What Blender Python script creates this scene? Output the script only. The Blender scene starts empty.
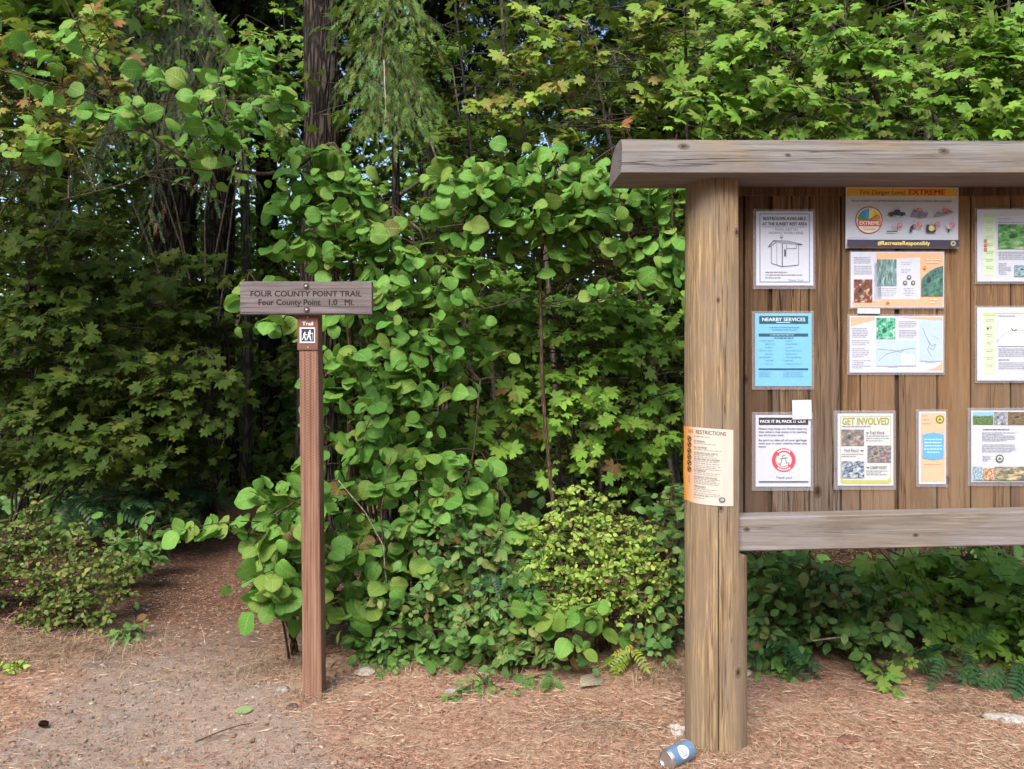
import bpy, math, random
import numpy as np
rng = np.random.default_rng(11)
random.seed(11)
sc = bpy.context.scene
COL = sc.collection
PI = math.pi
# ------------------------------------------------------------------ camera frame helpers
F, CX, CY, EYE = 770.0, 512.0, 384.5, 1.4
def P(px, py, Y): return np.array([(px - CX) * Y / F, Y, EYE - (py - CY) * Y / F])
def ground_h(x, y):
    x = np.asarray(x, float); y = np.asarray(y, float)
    h = .010*np.sin(1.7*x+.6*y) + .008*np.sin(2.9*y-1.3*x+1) + .006*np.sin(6.1*x+4.3*y) + .004*np.sin(11*x-9*y+2)
    h = h*np.clip((np.hypot(x-.8, y-3.0)-.12)/.6, .15, 1)
    # trail sits a little lower, its left bank a little higher, wooded slope rises far behind
    pc = trail_x(y); d = np.abs(x - pc)
    h = h - .035*np.exp(-(d/.45)**2)*np.clip((y-3.2)/1.5, 0, 1)
    h = h + .07*np.exp(-((x-pc+1.25)/.6)**2)*np.clip((y-3.4)/1.2, 0, 1)
    h = h + .05*np.clip((y-3.6)/.8, 0, 1)*np.clip((x-pc-.4)/.6, 0, 1)
    t = np.clip((y-13)/50., 0, 1); h = h + 8*t*t*(3-2*t)
    return h
def trail_x(y):
    y = np.asarray(y, float)
    return np.interp(y, [0, 2.8, 3.6, 4.6, 6, 7.5, 9, 12, 60], [-1.2, -1.28, -1.58, -1.92, -2.36, -2.72, -3.0, -2.6, -1.0])
def GP(px, py):
    Y = EYE*F/(py-CY); return np.array([(px-CX)*Y/F, Y, 0.])
def unit(v):
    v = np.asarray(v, float); n = np.linalg.norm(v, axis=-1, keepdims=True); return v/np.maximum(n, 1e-9)

# ------------------------------------------------------------------ mesh builder
class Geo:
    def __init__(s): s.V=[]; s.L=[]; s.S=[]; s.T=[]; s.U=[]; s.M=[]; s.n=0
    def add(s, V, faces, tint=(.5,.5,.5), uv=None, mat=0):
        V = np.asarray(V, float).reshape(-1,3)
        s.V.append(V); s.T.append(np.tile(np.asarray(tint, float), (len(V),1)) if np.ndim(tint)==1 else np.asarray(tint, float))
        U = np.zeros((len(V),3)); 
        if uv is not None: U[:, :np.shape(uv)[1]] = uv
        s.U.append(U)
        for f in faces: s.L.append(np.asarray(f)+s.n)
        s.S.append(np.array([len(f) for f in faces])); s.M.append(np.full(len(faces), mat)); s.n += len(V)
    def inst(s, tp, M, pos, tint, mat=0):
        N = len(pos)
        if N == 0: return
        nv = len(tp['V'])
        V = np.einsum('nij,vj->nvi', M, tp['V']) + pos[:, None, :]
        s.V.append(V.reshape(-1,3)); s.T.append(np.repeat(tint, nv, axis=0)); s.U.append(np.tile(tp['U'], (N,1)))
        s.L.append((tp['L'][None,:] + (np.arange(N)*nv)[:,None]).ravel() + s.n)
        s.S.append(np.tile(tp['S'], N)); s.M.append(np.full(N*len(tp['S']), mat)); s.n += N*nv
    def tube(s, pts, rad, sides=6, tint=(.5,.5,.5), caps=True, wob=0, mat=0):
        pts = np.asarray(pts, float); n = len(pts); rad = np.broadcast_to(np.asarray(rad, float), (n,))
        tg = unit(np.gradient(pts, axis=0)); ref = np.array([0,0,1.]) if abs(tg[0][2])<.9 else np.array([1.,0,0])
        a = unit(np.cross(tg[0], ref)); ring=[]; ln=0
        uv=[]
        for i in range(n):
            a = unit(a - tg[i]*np.dot(a, tg[i])); b = np.cross(tg[i], a)
            th = np.arange(sides)*2*PI/sides
            r = rad[i]*(1 + (rng.uniform(-wob, wob, sides) if wob else 0))
            ring.append(pts[i] + np.outer(np.cos(th)*r, a) + np.outer(np.sin(th)*r, b))
            if i: ln += np.linalg.norm(pts[i]-pts[i-1])
            uv.append(np.c_[th/(2*PI), np.full(sides, ln)])
        fc=[]
        for i in range(n-1):
            for k in range(sides):
                k2=(k+1)%sides; fc.append((i*sides+k, i*sides+k2, (i+1)*sides+k2, (i+1)*sides+k))
        if caps: fc.append(tuple(range(sides))[::-1]); fc.append(tuple((n-1)*sides+k for k in range(sides)))
        s.add(np.vstack(ring), fc, tint, np.vstack(uv), mat)
    def box(s, lo, hi, tint=(.5,.5,.5), bev=0., mat=0):
        lo=np.array(lo,float); hi=np.array(hi,float)
        if bev<=0:
            V=[(x,y,z) for x in (lo[0],hi[0]) for y in (lo[1],hi[1]) for z in (lo[2],hi[2])]
            s.add(V, [(0,1,3,2),(4,6,7,5),(0,4,5,1),(2,3,7,6),(0,2,6,4),(1,5,7,3)], tint, None, mat); return
        b=bev; V=[]; idx={}
        for sx in (0,1):
            for sy in (0,1):
                for sz in (0,1):
                    c=np.array([(lo,hi)[sx][0],(lo,hi)[sy][1],(lo,hi)[sz][2]])
                    dn=np.array([1-2*sx,1-2*sy,1-2*sz])*b
                    for ax in range(3):
                        p=c+dn; p[ax]=c[ax]; idx[(sx,sy,sz,ax)]=len(V); V.append(p)
        fc=[]
        for ax in range(3):
            o=[a for a in range(3) if a!=ax]
            for sd in (0,1):
                q=[]
                for u,v in ((0,0),(1,0),(1,1),(0,1)):
                    k=[0,0,0]; k[ax]=sd; k[o[0]]=u; k[o[1]]=v; q.append(idx[(*k,ax)])
                fc.append(tuple(q))
        for ax in range(3):
            o=[a for a in range(3) if a!=ax]
            for u in (0,1):
                for v in (0,1):
                    k0=[0,0,0]; k0[o[0]]=u; k0[o[1]]=v; k1=list(k0); k1[ax]=1
                    fc.append((idx[(*k0,o[0])],idx[(*k0,o[1])],idx[(*k1,o[1])],idx[(*k1,o[0])]))
        for sx in (0,1):
            for sy in (0,1):
                for sz in (0,1): fc.append((idx[(sx,sy,sz,0)],idx[(sx,sy,sz,1)],idx[(sx,sy,sz,2)]))
        s.add(V, fc, tint, None, mat)

def wloc(p):
    l=np.zeros(3)
    while p is not None: l+=np.array(p.location); p=p.parent
    return l
def obj(name, g, mats, parent=None, smooth=False, loc=None, recalc=False):
    """links the collected geometry (world coordinates) as one mesh object"""
    V=np.vstack(g.V); org = wloc(parent) if parent is not None else (np.array(loc,float) if loc is not None else np.zeros(3))
    me=bpy.data.meshes.new(name); L=np.concatenate([np.atleast_1d(l) for l in g.L]).astype(np.int32); S=np.concatenate(g.S).astype(np.int32)
    me.vertices.add(len(V)); me.loops.add(len(L)); me.polygons.add(len(S))
    me.vertices.foreach_set('co', (V-org).astype(np.float32).ravel())
    me.loops.foreach_set('vertex_index', L)
    st=np.zeros(len(S),np.int32); st[1:]=np.cumsum(S)[:-1]
    me.polygons.foreach_set('loop_start', st)
    if not isinstance(mats,(list,tuple)): mats=[mats]
    for m in mats: me.materials.append(m)
    if len(mats)>1: me.polygons.foreach_set('material_index', np.concatenate(g.M).astype(np.int32))
    me.polygons.foreach_set('use_smooth', np.full(len(S), bool(smooth)))
    me.update(calc_edges=True)
    a=me.attributes.new('tint','FLOAT_VECTOR','POINT'); a.data.foreach_set('vector', np.vstack(g.T).astype(np.float32).ravel())
    a=me.attributes.new('luv','FLOAT_VECTOR','POINT'); a.data.foreach_set('vector', np.vstack(g.U).astype(np.float32).ravel())
    if recalc:
        import bmesh
        bm=bmesh.new(); bm.from_mesh(me); bmesh.ops.recalc_face_normals(bm, faces=bm.faces); bm.to_mesh(me); bm.free()
    o=bpy.data.objects.new(name, me); COL.objects.link(o)
    if parent is not None: o.parent=parent
    else: o.location=org
    return o
def tag(o, label=None, cat=None, group=None, kind=None):
    if label: o['label']=label
    if cat: o['category']=cat
    if group: o['group']=group
    if kind: o['kind']=kind
    return o
def thing(name, label, cat, loc, group=None):
    o=bpy.data.objects.new(name, None); o.empty_display_size=.1; COL.objects.link(o); o.location=[float(v) for v in loc]
    return tag(o,label,cat,group)
def copy_thing(root, loc, rz=0, s=1., label=None, group=None, sz=None):
    r=root.copy(); COL.objects.link(r); r.location=[float(v) for v in loc]; r.rotation_euler=(0,0,rz); r.scale=(s,s,sz or s)
    if label: r['label']=label
    if group: r['group']=group
    for ch in list(root.children):
        c=ch.copy(); COL.objects.link(c); c.parent=r
        for gch in list(ch.children):
            d=gch.copy(); COL.objects.link(d); d.parent=c
    return r

# ------------------------------------------------------------------ materials
class NT:
    def __init__(s, name):
        s.m=bpy.data.materials.new(name); s.m.use_nodes=True; s.t=s.m.node_tree; s.t.nodes.clear()
        s.out=s.n('ShaderNodeOutputMaterial')
    def n(s, t, **k):
        o=s.t.nodes.new(t)
        for a,v in k.items():
            if a.startswith('_'): continue
            setattr(o,a,v)
        return o
    def l(s,a,b): s.t.links.new(a,b)
    def set(s, sock, v):
        if isinstance(v, bpy.types.NodeSocket): s.l(v,sock)
        else: sock.default_value=v
    def math(s, op, a, b=0., c=None, clamp=False):
        o=s.n('ShaderNodeMath', operation=op, use_clamp=clamp); s.set(o.inputs[0],a); s.set(o.inputs[1],b)
        if c is not None: s.set(o.inputs[2],c)
        return o.outputs[0]
    def mix(s, f, a, b, mode='MIX'):
        o=s.n('ShaderNodeMix', data_type='RGBA', blend_type=mode); s.set(o.inputs[0],f); s.set(o.inputs[6],col(a)); s.set(o.inputs[7],col(b)); return o.outputs[2]
    def ramp(s, f, lo, hi, a=0., b=1.):
        o=s.n('ShaderNodeMapRange'); o.interpolation_type='SMOOTHSTEP'; s.set(o.inputs[0],f); o.inputs[1].default_value=lo; o.inputs[2].default_value=hi; o.inputs[3].default_value=a; o.inputs[4].default_value=b; return o.outputs[0]
    def noise(s, vec, scale, detail=4., rough=.55, dist=0., map=None):
        if map is not None:
            mp=s.n('ShaderNodeMapping'); s.l(vec,mp.inputs[0]); mp.inputs[3].default_value=map; vec=mp.outputs[0]
        o=s.n('ShaderNodeTexNoise'); s.l(vec,o.inputs['Vector']); o.inputs['Scale'].default_value=scale; o.inputs['Detail'].default_value=detail; o.inputs['Roughness'].default_value=rough; o.inputs['Distortion'].default_value=dist; return o.outputs[0]
    def vor(s, vec, scale, map=None, feature='F1', out=0):
        if map is not None:
            mp=s.n('ShaderNodeMapping'); s.l(vec,mp.inputs[0]); mp.inputs[3].default_value=map; vec=mp.outputs[0]
        o=s.n('ShaderNodeTexVoronoi', feature=feature); s.l(vec,o.inputs['Vector']); o.inputs['Scale'].default_value=scale; return o.outputs[out]
    def coord(s, k='Object'): return s.n('ShaderNodeTexCoord').outputs[k]
    def attr(s, name):
        a=s.n('ShaderNodeAttribute', attribute_name=name); return a.outputs['Vector']
    def sep(s, v):
        o=s.n('ShaderNodeSeparateXYZ'); s.l(v,o.inputs[0]); return o.outputs
    def bump(s, h, strength=.5, dist=.01, normal=None):
        o=s.n('ShaderNodeBump'); o.inputs['Strength'].default_value=strength; o.inputs['Distance'].default_value=dist; s.l(h,o.inputs['Height'])
        if normal is not None: s.l(normal,o.inputs['Normal'])
        return o.outputs[0]
    def pbr(s, base, rough=.7, spec=.3, metal=0., normal=None, alpha=None, finish=True):
        p=s.n('ShaderNodeBsdfPrincipled'); s.set(p.inputs['Base Color'],col(base)); s.set(p.inputs['Roughness'],rough); p.inputs['Specular IOR Level'].default_value=spec; p.inputs['Metallic'].default_value=metal
        if normal is not None: s.l(normal,p.inputs['Normal'])
        if alpha is not None: s.set(p.inputs['Alpha'],alpha)
        if finish: s.l(p.outputs[0],s.out.inputs[0])
        return p.outputs[0]
def col(c):
    if isinstance(c, bpy.types.NodeSocket): return c
    return (c[0],c[1],c[2],1.)
def plain(name, c, rough=.6, spec=.3, metal=0., var=.12):
    t=NT(name); nz=t.noise(t.coord(), 60, 3)
    base=t.mix(t.ramp(nz,.3,.7), [x*(1-var) for x in c], [min(1,x*(1+var)) for x in c])
    t.pbr(base, rough, spec, metal); return t.m

def leaf_mat(name, c0, c1, yellow, brown=(.16,.075,.03), trans=.34, rough=.5, spec=.2, veins=True, tcol=None, brown_at=.97):
    """c0..c1 range by leaf, some leaves turn to `yellow`, a few dry to `brown`; veins along the blade"""
    t=NT(name); r=t.sep(t.attr('tint')); u=t.sep(t.attr('luv'))
    base=t.mix(r[0], c0, c1)
    base=t.mix(t.ramp(r[1],.62,1.0,0,.85), base, yellow)
    base=t.mix(t.ramp(r[2],brown_at,brown_at+.012), base, brown)
    nrm=None
    if veins:
        base=t.mix(t.ramp(t.noise(t.coord(), 23, 2),.35,.75,0,.25), base, [c*.62 for c in c0])
        au=t.math('ABSOLUTE',u[0])
        mid=t.ramp(au,.0,.07,1,0)
        sv=t.math('FRACT',t.math('SUBTRACT',t.math('MULTIPLY',u[1],7.),t.math('MULTIPLY',au,1.6)))
        sv=t.ramp(t.math('ABSOLUTE',t.math('SUBTRACT',sv,.5)),.0,.16,1,0)
        v=t.math('MAXIMUM',mid,t.math('MULTIPLY',sv,.55))
        base=t.mix(t.math('MULTIPLY',v,.5), base, [min(1,c*1.9+.02) for c in c1])
        nrm=t.bump(v,.35,.004)
    p=t.pbr(base, rough, spec, normal=nrm, finish=False)
    tr=t.n('ShaderNodeBsdfTranslucent'); t.l(t.mix(.75, base, tcol or [c*1.5 for c in c1], 'MIX'), tr.inputs[0])
    mx=t.n('ShaderNodeMixShader'); mx.inputs[0].default_value=trans; t.l(p,mx.inputs[1]); t.l(tr.outputs[0],mx.inputs[2]); t.l(mx.outputs[0],t.out.inputs[0])
    return t.m
def bark_mat(name, c0, c1, sc_=1., lichen=None, depth=.02):
    t=NT(name); co=t.coord()
    f=t.vor(co, 14*sc_, (1,1,.16), 'DISTANCE_TO_EDGE'); n=t.noise(co, 9*sc_, 5, .65, .6, (1,1,.22)); fine=t.noise(co,60*sc_,4,.6)
    h=t.math('ADD',t.math('MULTIPLY',t.ramp(f,0,.25),.6),t.math('MULTIPLY',n,.6))
    b=t.mix(t.ramp(h,.25,.95), c0, c1); b=t.mix(t.ramp(fine,.4,.7,0,.4), b, [c*.5 for c in c0])
    if lichen: b=t.mix(t.ramp(t.noise(co,5*sc_,5,.7),.55,.72,0,.7), b, lichen)
    t.pbr(b,.9,.15,normal=t.bump(h,.9,depth)); return t.m

def wood_mat(name, c_lo, c_mid, c_hi, grey, axis=2, grain=1., grey_amt=.5, crack=.6, knots=(), zfade=None, island=.5, rough=.78, swap=False):
    """weathered timber: fine grain, wide streaks and drying checks along `axis`, knots at given local points"""
    t=NT(name); co=t.coord(); tn=t.sep(t.attr('tint'))
    k=[1.,1.,1.]; k[axis]=.03 if axis==2 else .022
    off=t.n('ShaderNodeVectorMath', operation='ADD'); t.l(co,off.inputs[0])
    sh=t.n('ShaderNodeVectorMath', operation='SCALE'); t.l(t.attr('tint'),sh.inputs[0]); sh.inputs['Scale'].default_value=3.7; t.l(sh.outputs[0],off.inputs[1])
    vec=off.outputs[0]
    kf=None
    for (x,y,z,r) in knots:
        d=t.n('ShaderNodeVectorMath', operation='SUBTRACT'); t.l(co,d.inputs[0]); d.inputs[1].default_value=(x,y,z)
        m=t.n('ShaderNodeVectorMath', operation='MULTIPLY'); t.l(d.outputs[0],m.inputs[0]); q=[1,1,1]; q[axis]=.62; q[1]=.25 if axis!=1 else q[1]; m.inputs[1].default_value=q
        ln=t.n('ShaderNodeVectorMath', operation='LENGTH'); t.l(m.outputs[0],ln.inputs[0])
        dd=t.math('DIVIDE',ln.outputs['Value'],r)
        kf=dd if kf is None else t.math('MINIMUM',kf,dd)
    warp=t.noise(vec, 2.2, 2, .5, 0, [1 if i!=axis else .6 for i in range(3)])
    g1=t.noise(vec, 95*grain, 5, .7, .5, k)
    if axis==2: k2=[1.,1.,.05]
    else: k2=[.05 if i==axis else 1. for i in range(3)]
    g2=t.noise(vec, 22*grain, 3, .55, 1.4, k2)
    if kf is not None:   # rings round the knots
        ring=t.math('SINE',t.math('MULTIPLY',kf,9.)); w=t.ramp(kf,1.0,3.2,1,0)
        g2=t.math('ADD',g2,t.math('MULTIPLY',t.math('MULTIPLY',ring,w),.16))
    b=t.mix(t.ramp(g2,.34,.66), c_lo, c_hi)
    b=t.mix(t.ramp(g1,.44,.60,.0,.85), b, c_mid)
    gm=t.ramp(t.noise(vec, 5, 5, .65, .6, [1 if i!=axis else .3 for i in range(3)]), .58-.45*grey_amt, .95-.45*grey_amt)
    if zfade is not None:
        z=t.sep(co)[2]; gm=t.math('MULTIPLY',gm,t.ramp(z,zfade[0],zfade[1],1.,.12))
    b=t.mix(gm, b, t.mix(t.ramp(g1,.3,.7), [c*.6 for c in grey], [min(1,c*1.25) for c in grey]))
    kk=[26.,26.,26.]; kk[axis]=.55
    ck=t.noise(vec, 1.6*grain, 2, .5, .4, kk); ck=t.ramp(t.math('ABSOLUTE',t.math('SUBTRACT',ck,.5)),.0,.03,1,0)
    brk=t.ramp(t.noise(vec, 9., 2, .5, 0, k),.44,.58); ck=t.math('MULTIPLY',t.math('MULTIPLY',ck,brk),crack)
    b=t.mix(ck, b, [c*.16 for c in c_lo])
    b=t.mix(t.math('MULTIPLY',t.math('SUBTRACT',tn[0],.5),2*island,clamp=True), b, [c*.55 for c in c_lo])
    b=t.mix(t.math('MULTIPLY',t.math('SUBTRACT',.5,tn[0]),1.4*island,clamp=True), b, [min(1,c*1.25) for c in c_hi])
    h=t.math('SUBTRACT',t.math('ADD',t.math('MULTIPLY',g1,.5),t.math('MULTIPLY',g2,.5)),t.math('MULTIPLY',ck,1.2))
    if kf is not None:
        b=t.mix(t.ramp(kf,.75,1.35,.75,0), b, [c*.45 for c in c_lo]); b=t.mix(t.ramp(kf,.25,.6,.85,0), b, (.02,.014,.01))
        h=t.math('SUBTRACT',h,t.ramp(kf,.3,.8,.5,0))
    t.pbr(b, rough, .22, normal=t.bump(h,.55,.006)); return t.m

# ------------------------------------------------------------------ camera, sky, sun
cam=bpy.data.cameras.new('camera'); cam.sensor_width=36; cam.lens=F*36/1024; cam.clip_start=.05; cam.clip_end=1500
co_=bpy.data.objects.new('camera',cam); COL.objects.link(co_); co_.location=(0,0,EYE); co_.rotation_euler=(PI/2,0,0); sc.camera=co_
W=bpy.data.worlds.new('World'); sc.world=W; W.use_nodes=True
nt=W.node_tree; bg=nt.nodes['Background']; sky=nt.nodes.new('ShaderNodeTexSky'); sky.sky_type='NISHITA'; sky.sun_disc=False
SUN_DIR=unit(np.array([-.28,-.82,.88]))
sky.sun_elevation=math.asin(SUN_DIR[2]); sky.sun_rotation=math.atan2(SUN_DIR[0],SUN_DIR[1]); sky.air_density=1.; sky.dust_density=2.5; sky.ozone_density=1.
nt.links.new(sky.outputs[0],bg.inputs[0]); bg.inputs[1].default_value=.14
sl=bpy.data.lights.new('sun','SUN'); sl.energy=2.1; sl.angle=math.radians(30); sl.color=(1,.94,.84)
so=bpy.data.objects.new('sun',sl); COL.objects.link(so); so.location=(-6,-12,20)
from mathutils import Vector
so.rotation_euler=Vector(SUN_DIR).to_track_quat('Z','Y').to_euler()
sc.view_settings.view_transform='Standard'; sc.view_settings.look='None'; sc.view_settings.gamma=1; sc.view_settings.exposure=1.15
sc.render.engine='CYCLES'
cy=sc.cycles; cy.max_bounces=4; cy.diffuse_bounces=3; cy.glossy_bounces=1; cy.transmission_bounces=4; cy.transparent_max_bounces=8; cy.caustics_reflective=False; cy.caustics_refractive=False
cy.use_denoising=True; cy.use_adaptive_sampling=True; cy.adaptive_threshold=.035; cy.sample_clamp_indirect=6

# ------------------------------------------------------------------ ground
def axis_pts(lo, hi, step, far):
    a=np.arange(lo,hi+1e-6,step); L=[]; R=[]; s=step; v=lo
    while v>-far: s*=1.28; v-=s; L.append(v)
    s=step; v=hi
    while v<far: s*=1.28; v+=s; R.append(v)
    return np.r_[L[::-1],a,R]
gx=axis_pts(-3.2,2.9,.024,420); gy=axis_pts(2.3,5.6,.024,420)
X,Y=np.meshgrid(gx,gy); Z=ground_h(X,Y)
near=(np.abs(X)<3.5)&(Y>2)&(Y<6)
Z=Z+near*(rng.normal(0,.0022,X.shape)+.004*np.sin(37*X+11*Y)*np.sin(29*Y-17*X))
nx,ny=len(gx),len(gy)
g=Geo(); idx=np.arange(nx*ny).reshape(ny,nx)
trail=np.exp(-((X-trail_x(Y))/(.52+.25*np.clip(3.7-Y,0,2)))**4)
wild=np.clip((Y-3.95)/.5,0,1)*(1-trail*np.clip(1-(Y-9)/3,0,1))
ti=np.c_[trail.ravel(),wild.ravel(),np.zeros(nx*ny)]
g.V.append(np.c_[X.ravel(),Y.ravel(),Z.ravel()]); g.T.append(ti); g.U.append(np.zeros((nx*ny,3))); g.n=nx*ny
q=np.stack([idx[:-1,:-1],idx[:-1,1:],idx[1:,1:],idx[1:,:-1]],-1).reshape(-1,4); g.L.append(q.ravel()); g.S.append(np.full(len(q),4)); g.M.append(np.zeros(len(q),int))
t=NT('forest_soil'); co=t.coord(); r=t.sep(t.attr('tint'))
n1=t.noise(co,3.2,6,.62); n2=t.noise(co,38,5,.7); n3=t.noise(co,150,4,.7); n4=t.noise(co,1.1,3,.5)
duff=t.mix(t.ramp(n2,.3,.72),(0.195,0.104,0.070),(0.502,0.316,0.223)); duff=t.mix(t.ramp(n1,.42,.68,0,.7),duff,t.mix(t.ramp(n3,.3,.7),(0.306,0.198,0.135),(0.594,0.450,0.324)))
grav=t.mix(t.ramp(n3,.22,.78),(.19,.138,.11),(.44,.335,.27)); grav=t.mix(t.ramp(n1,.48,.66,0,.6),grav,t.mix(t.ramp(n2,.3,.7),(.19,.155,.135),(.38,.33,.295)))
tr=t.ramp(t.math('ADD',r[0],t.math('MULTIPLY',t.math('SUBTRACT',n1,.5),.9)),.3,.75)
sh_=t.ramp(t.sep(co)[1],3.5,5.0); b=t.mix(tr,duff,t.mix(sh_,grav,t.mix(t.ramp(n2,.3,.72),(.07,.038,.026),(.20,.115,.078))))  # deeper trail: brown needle duff, darkened to stand in for shade
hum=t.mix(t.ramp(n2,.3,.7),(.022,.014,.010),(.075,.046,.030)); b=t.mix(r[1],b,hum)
t.pbr(b,.95,.12,normal=t.bump(t.math('ADD',t.math('MULTIPLY',n2,.6),t.math('MULTIPLY',n3,.5)),.8,.012))
SOIL=t.m
tag(obj('ground',g,SOIL,smooth=True),kind='structure')

# ------------------------------------------------------------------ ground litter (nobody could count it)
def tint_rand(N): return rng.random((N,3))
def strips(N, xy, lmin, lmax, w, lift, curl, pitch):
    """thin needles / straws lying about: bent blades"""
    L=rng.uniform(lmin,lmax,N); a=rng.uniform(0,2*PI,N); p=rng.normal(0,pitch,N)
    V=np.zeros((N,6,3)); s=np.array([-.5,0,.5]); bend=rng.normal(0,curl,N)
    for i in range(3):
        for k,sd in enumerate((-1,1)):
            lx=s[i]*L; ly=sd*w*.5*(1 if i!=2 else .35)+bend*L*(s[i]**2)*4*.25; lz=lift*rng.random(N)*.3+np.abs(p)*L*(s[i]+.5)
            V[:,i*2+k,0]=lx*np.cos(a)-ly*np.sin(a); V[:,i*2+k,1]=lx*np.sin(a)+ly*np.cos(a); V[:,i*2+k,2]=lz
    base=np.c_[xy, ground_h(xy[:,0],xy[:,1])+.002+lift*rng.random(N)]
    V+=base[:,None,:]
    return V
def add_strips(g, V, tint):
    N=len(V); f=np.array([0,1,3,2, 2,3,5,4]); 
    g.V.append(V.reshape(-1,3)); g.T.append(np.repeat(tint,6,axis=0)); g.U.append(np.zeros((N*6,3)))
    g.L.append((f[None]+(np.arange(N)*6)[:,None]).ravel()+g.n); g.S.append(np.full(2*N,4)); g.M.append(np.zeros(2*N,int)); g.n+=6*N
def scatter(N, keep):
    out=[]; c=0
    while c<N:
        y=2.35+rng.random(N*2)**1.5*5.2; x=(rng.random(N*2)*2-1)*(.80*y+.3); m=rng.random(N*2)<keep(x,y); o=np.c_[x,y][m]; out.append(o); c+=len(o)
    return np.vstack(out)[:N]
def tmask(x,y): return np.exp(-((x-trail_x(y))/(.5+.3*np.clip(3.7-y,0,2)))**4)
def patch(x,y,f,ph): return .5+.5*np.sin(f*x+ph)*np.sin(f*1.3*y+ph*2)*np.cos(f*.6*(x-y)+ph)
def litter_mat(name, cols, rough=.8):
    t=NT(name); r=t.sep(t.attr('tint')); c=cols[0]
    for i,cc in enumerate(cols[1:]): c=t.mix(t.ramp(r[0],(i+.85)/len(cols),(i+1.15)/len(cols)),c,cc)
    c=t.mix(t.math('MULTIPLY',r[1],.5),c,[x*.45 for x in cols[0]])
    t.pbr(c,rough,.2); return t.m
def pcl(x,y): # clear the posts
    return (np.hypot(x-.80,y-3.04)>.125)&(np.hypot(x+.905,y-3.485)>.07)
N=100000
xy=scatter(N,lambda x,y:(.30+.70*np.maximum(1-tmask(x,y),np.clip((y-3.6)/1.2,0,1)))*(.6+.4*patch(x,y,4.1,.7))*(y<7.5)*pcl(x,y)); g=Geo(); add_strips(g,strips(N,xy,.014,.045,.0016,.010,.25,.10),tint_rand(N))
tag(obj('fallen_needles',g,litter_mat('rust_needles',[(.27,.12,.072),(.46,.235,.145),(.58,.36,.25),(.42,.27,.19)])),'rust brown conifer needles covering the open ground','needle litter',kind='stuff')
N=15000
xy=scatter(N,lambda x,y:(.10+.9*(1-tmask(x,y)))*(.16+.84*patch(x,y,2.7,2.1)**2.0)*(y<4.4)*pcl(x,y)); g=Geo(); add_strips(g,strips(N,xy,.015,.085,.0016,.010,.45,.10),tint_rand(N))
tag(obj('dry_straw',g,litter_mat('bleached_straw',[(.46,.33,.22),(.62,.48,.34),(.70,.59,.45),(.46,.30,.20)])),'bleached dry straw strewn over the clearing','dry grass',kind='stuff')
# chips of bark, bits of leaf and small gravel
def bits(N, xy, s0, s1, flat):
    a=rng.uniform(0,2*PI,N); s=rng.uniform(s0,s1,N)*(rng.random(N)**1.5*.8+.4); k=6
    th=np.arange(k)*2*PI/k; rr=rng.uniform(.6,1.25,(N,k)); el=rng.uniform(.45,1,N)
    V=np.zeros((N,2*k,3))
    lx=np.cos(th)[None]*rr*s[:,None]; ly=np.sin(th)[None]*rr*(s*el)[:,None]
    for j,(sc2,h) in enumerate(((1,.0),(.72,1.))):
        V[:,j*k:(j+1)*k,0]=(lx*np.cos(a)[:,None]-ly*np.sin(a)[:,None])*sc2; V[:,j*k:(j+1)*k,1]=(lx*np.sin(a)[:,None]+ly*np.cos(a)[:,None])*sc2
        V[:,j*k:(j+1)*k,2]=(h*flat*s)[:,None]*rng.uniform(.7,1.3,(N,k))-.001*(1-h)
    V+=np.c_[xy,ground_h(xy[:,0],xy[:,1])+.001][:,None,:]
    f=[]; sz=[]
    f+= list(range(k,2*k)); sz.append(k)
    for i in range(k): f+=[i,(i+1)%k,k+(i+1)%k,k+i]; sz.append(4)
    return V,np.array(f),np.array(sz)
def add_bits(g,V,f,sz,tint):
    N,nv=V.shape[:2]; g.V.append(V.reshape(-1,3)); g.T.append(np.repeat(tint,nv,axis=0)); g.U.append(np.zeros((N*nv,3)))
    g.L.append((f[None]+(np.arange(N)*nv)[:,None]).ravel()+g.n); g.S.append(np.tile(sz,N)); g.M.append(np.zeros(N*len(sz),int)); g.n+=N*nv
N=11000; xy=scatter(N,lambda x,y:(.2+.8*tmask(x,y))*(.3+.7*patch(x,y,5.3,4))*(y<6)*pcl(x,y)); g=Geo(); add_bits(g,*bits(N,xy,.003,.011,.55),tint_rand(N))
tag(obj('gravel',g,litter_mat('small_stones',[(.20,.155,.125),(.30,.245,.205),(.38,.325,.28),(.28,.19,.14)])),'small grey and brown stones trodden into the trail','gravel',kind='stuff')
N=9000; xy=scatter(N,lambda x,y:(1-.6*tmask(x,y))*(.2+.8*patch(x,y,3.3,1))*(y<5.5)*pcl(x,y)); g=Geo(); V,f,s=bits(N,xy,.004,.016,.16); add_bits(g,V,f,s,tint_rand(N))
tag(obj('bark_chips',g,litter_mat('bark_chip',[(.16,.08,.045),(.34,.20,.12),(.48,.34,.22),(.60,.50,.38)])),'flat chips of bark and crumbled leaf among the needles','bark chips',kind='stuff')

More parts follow.
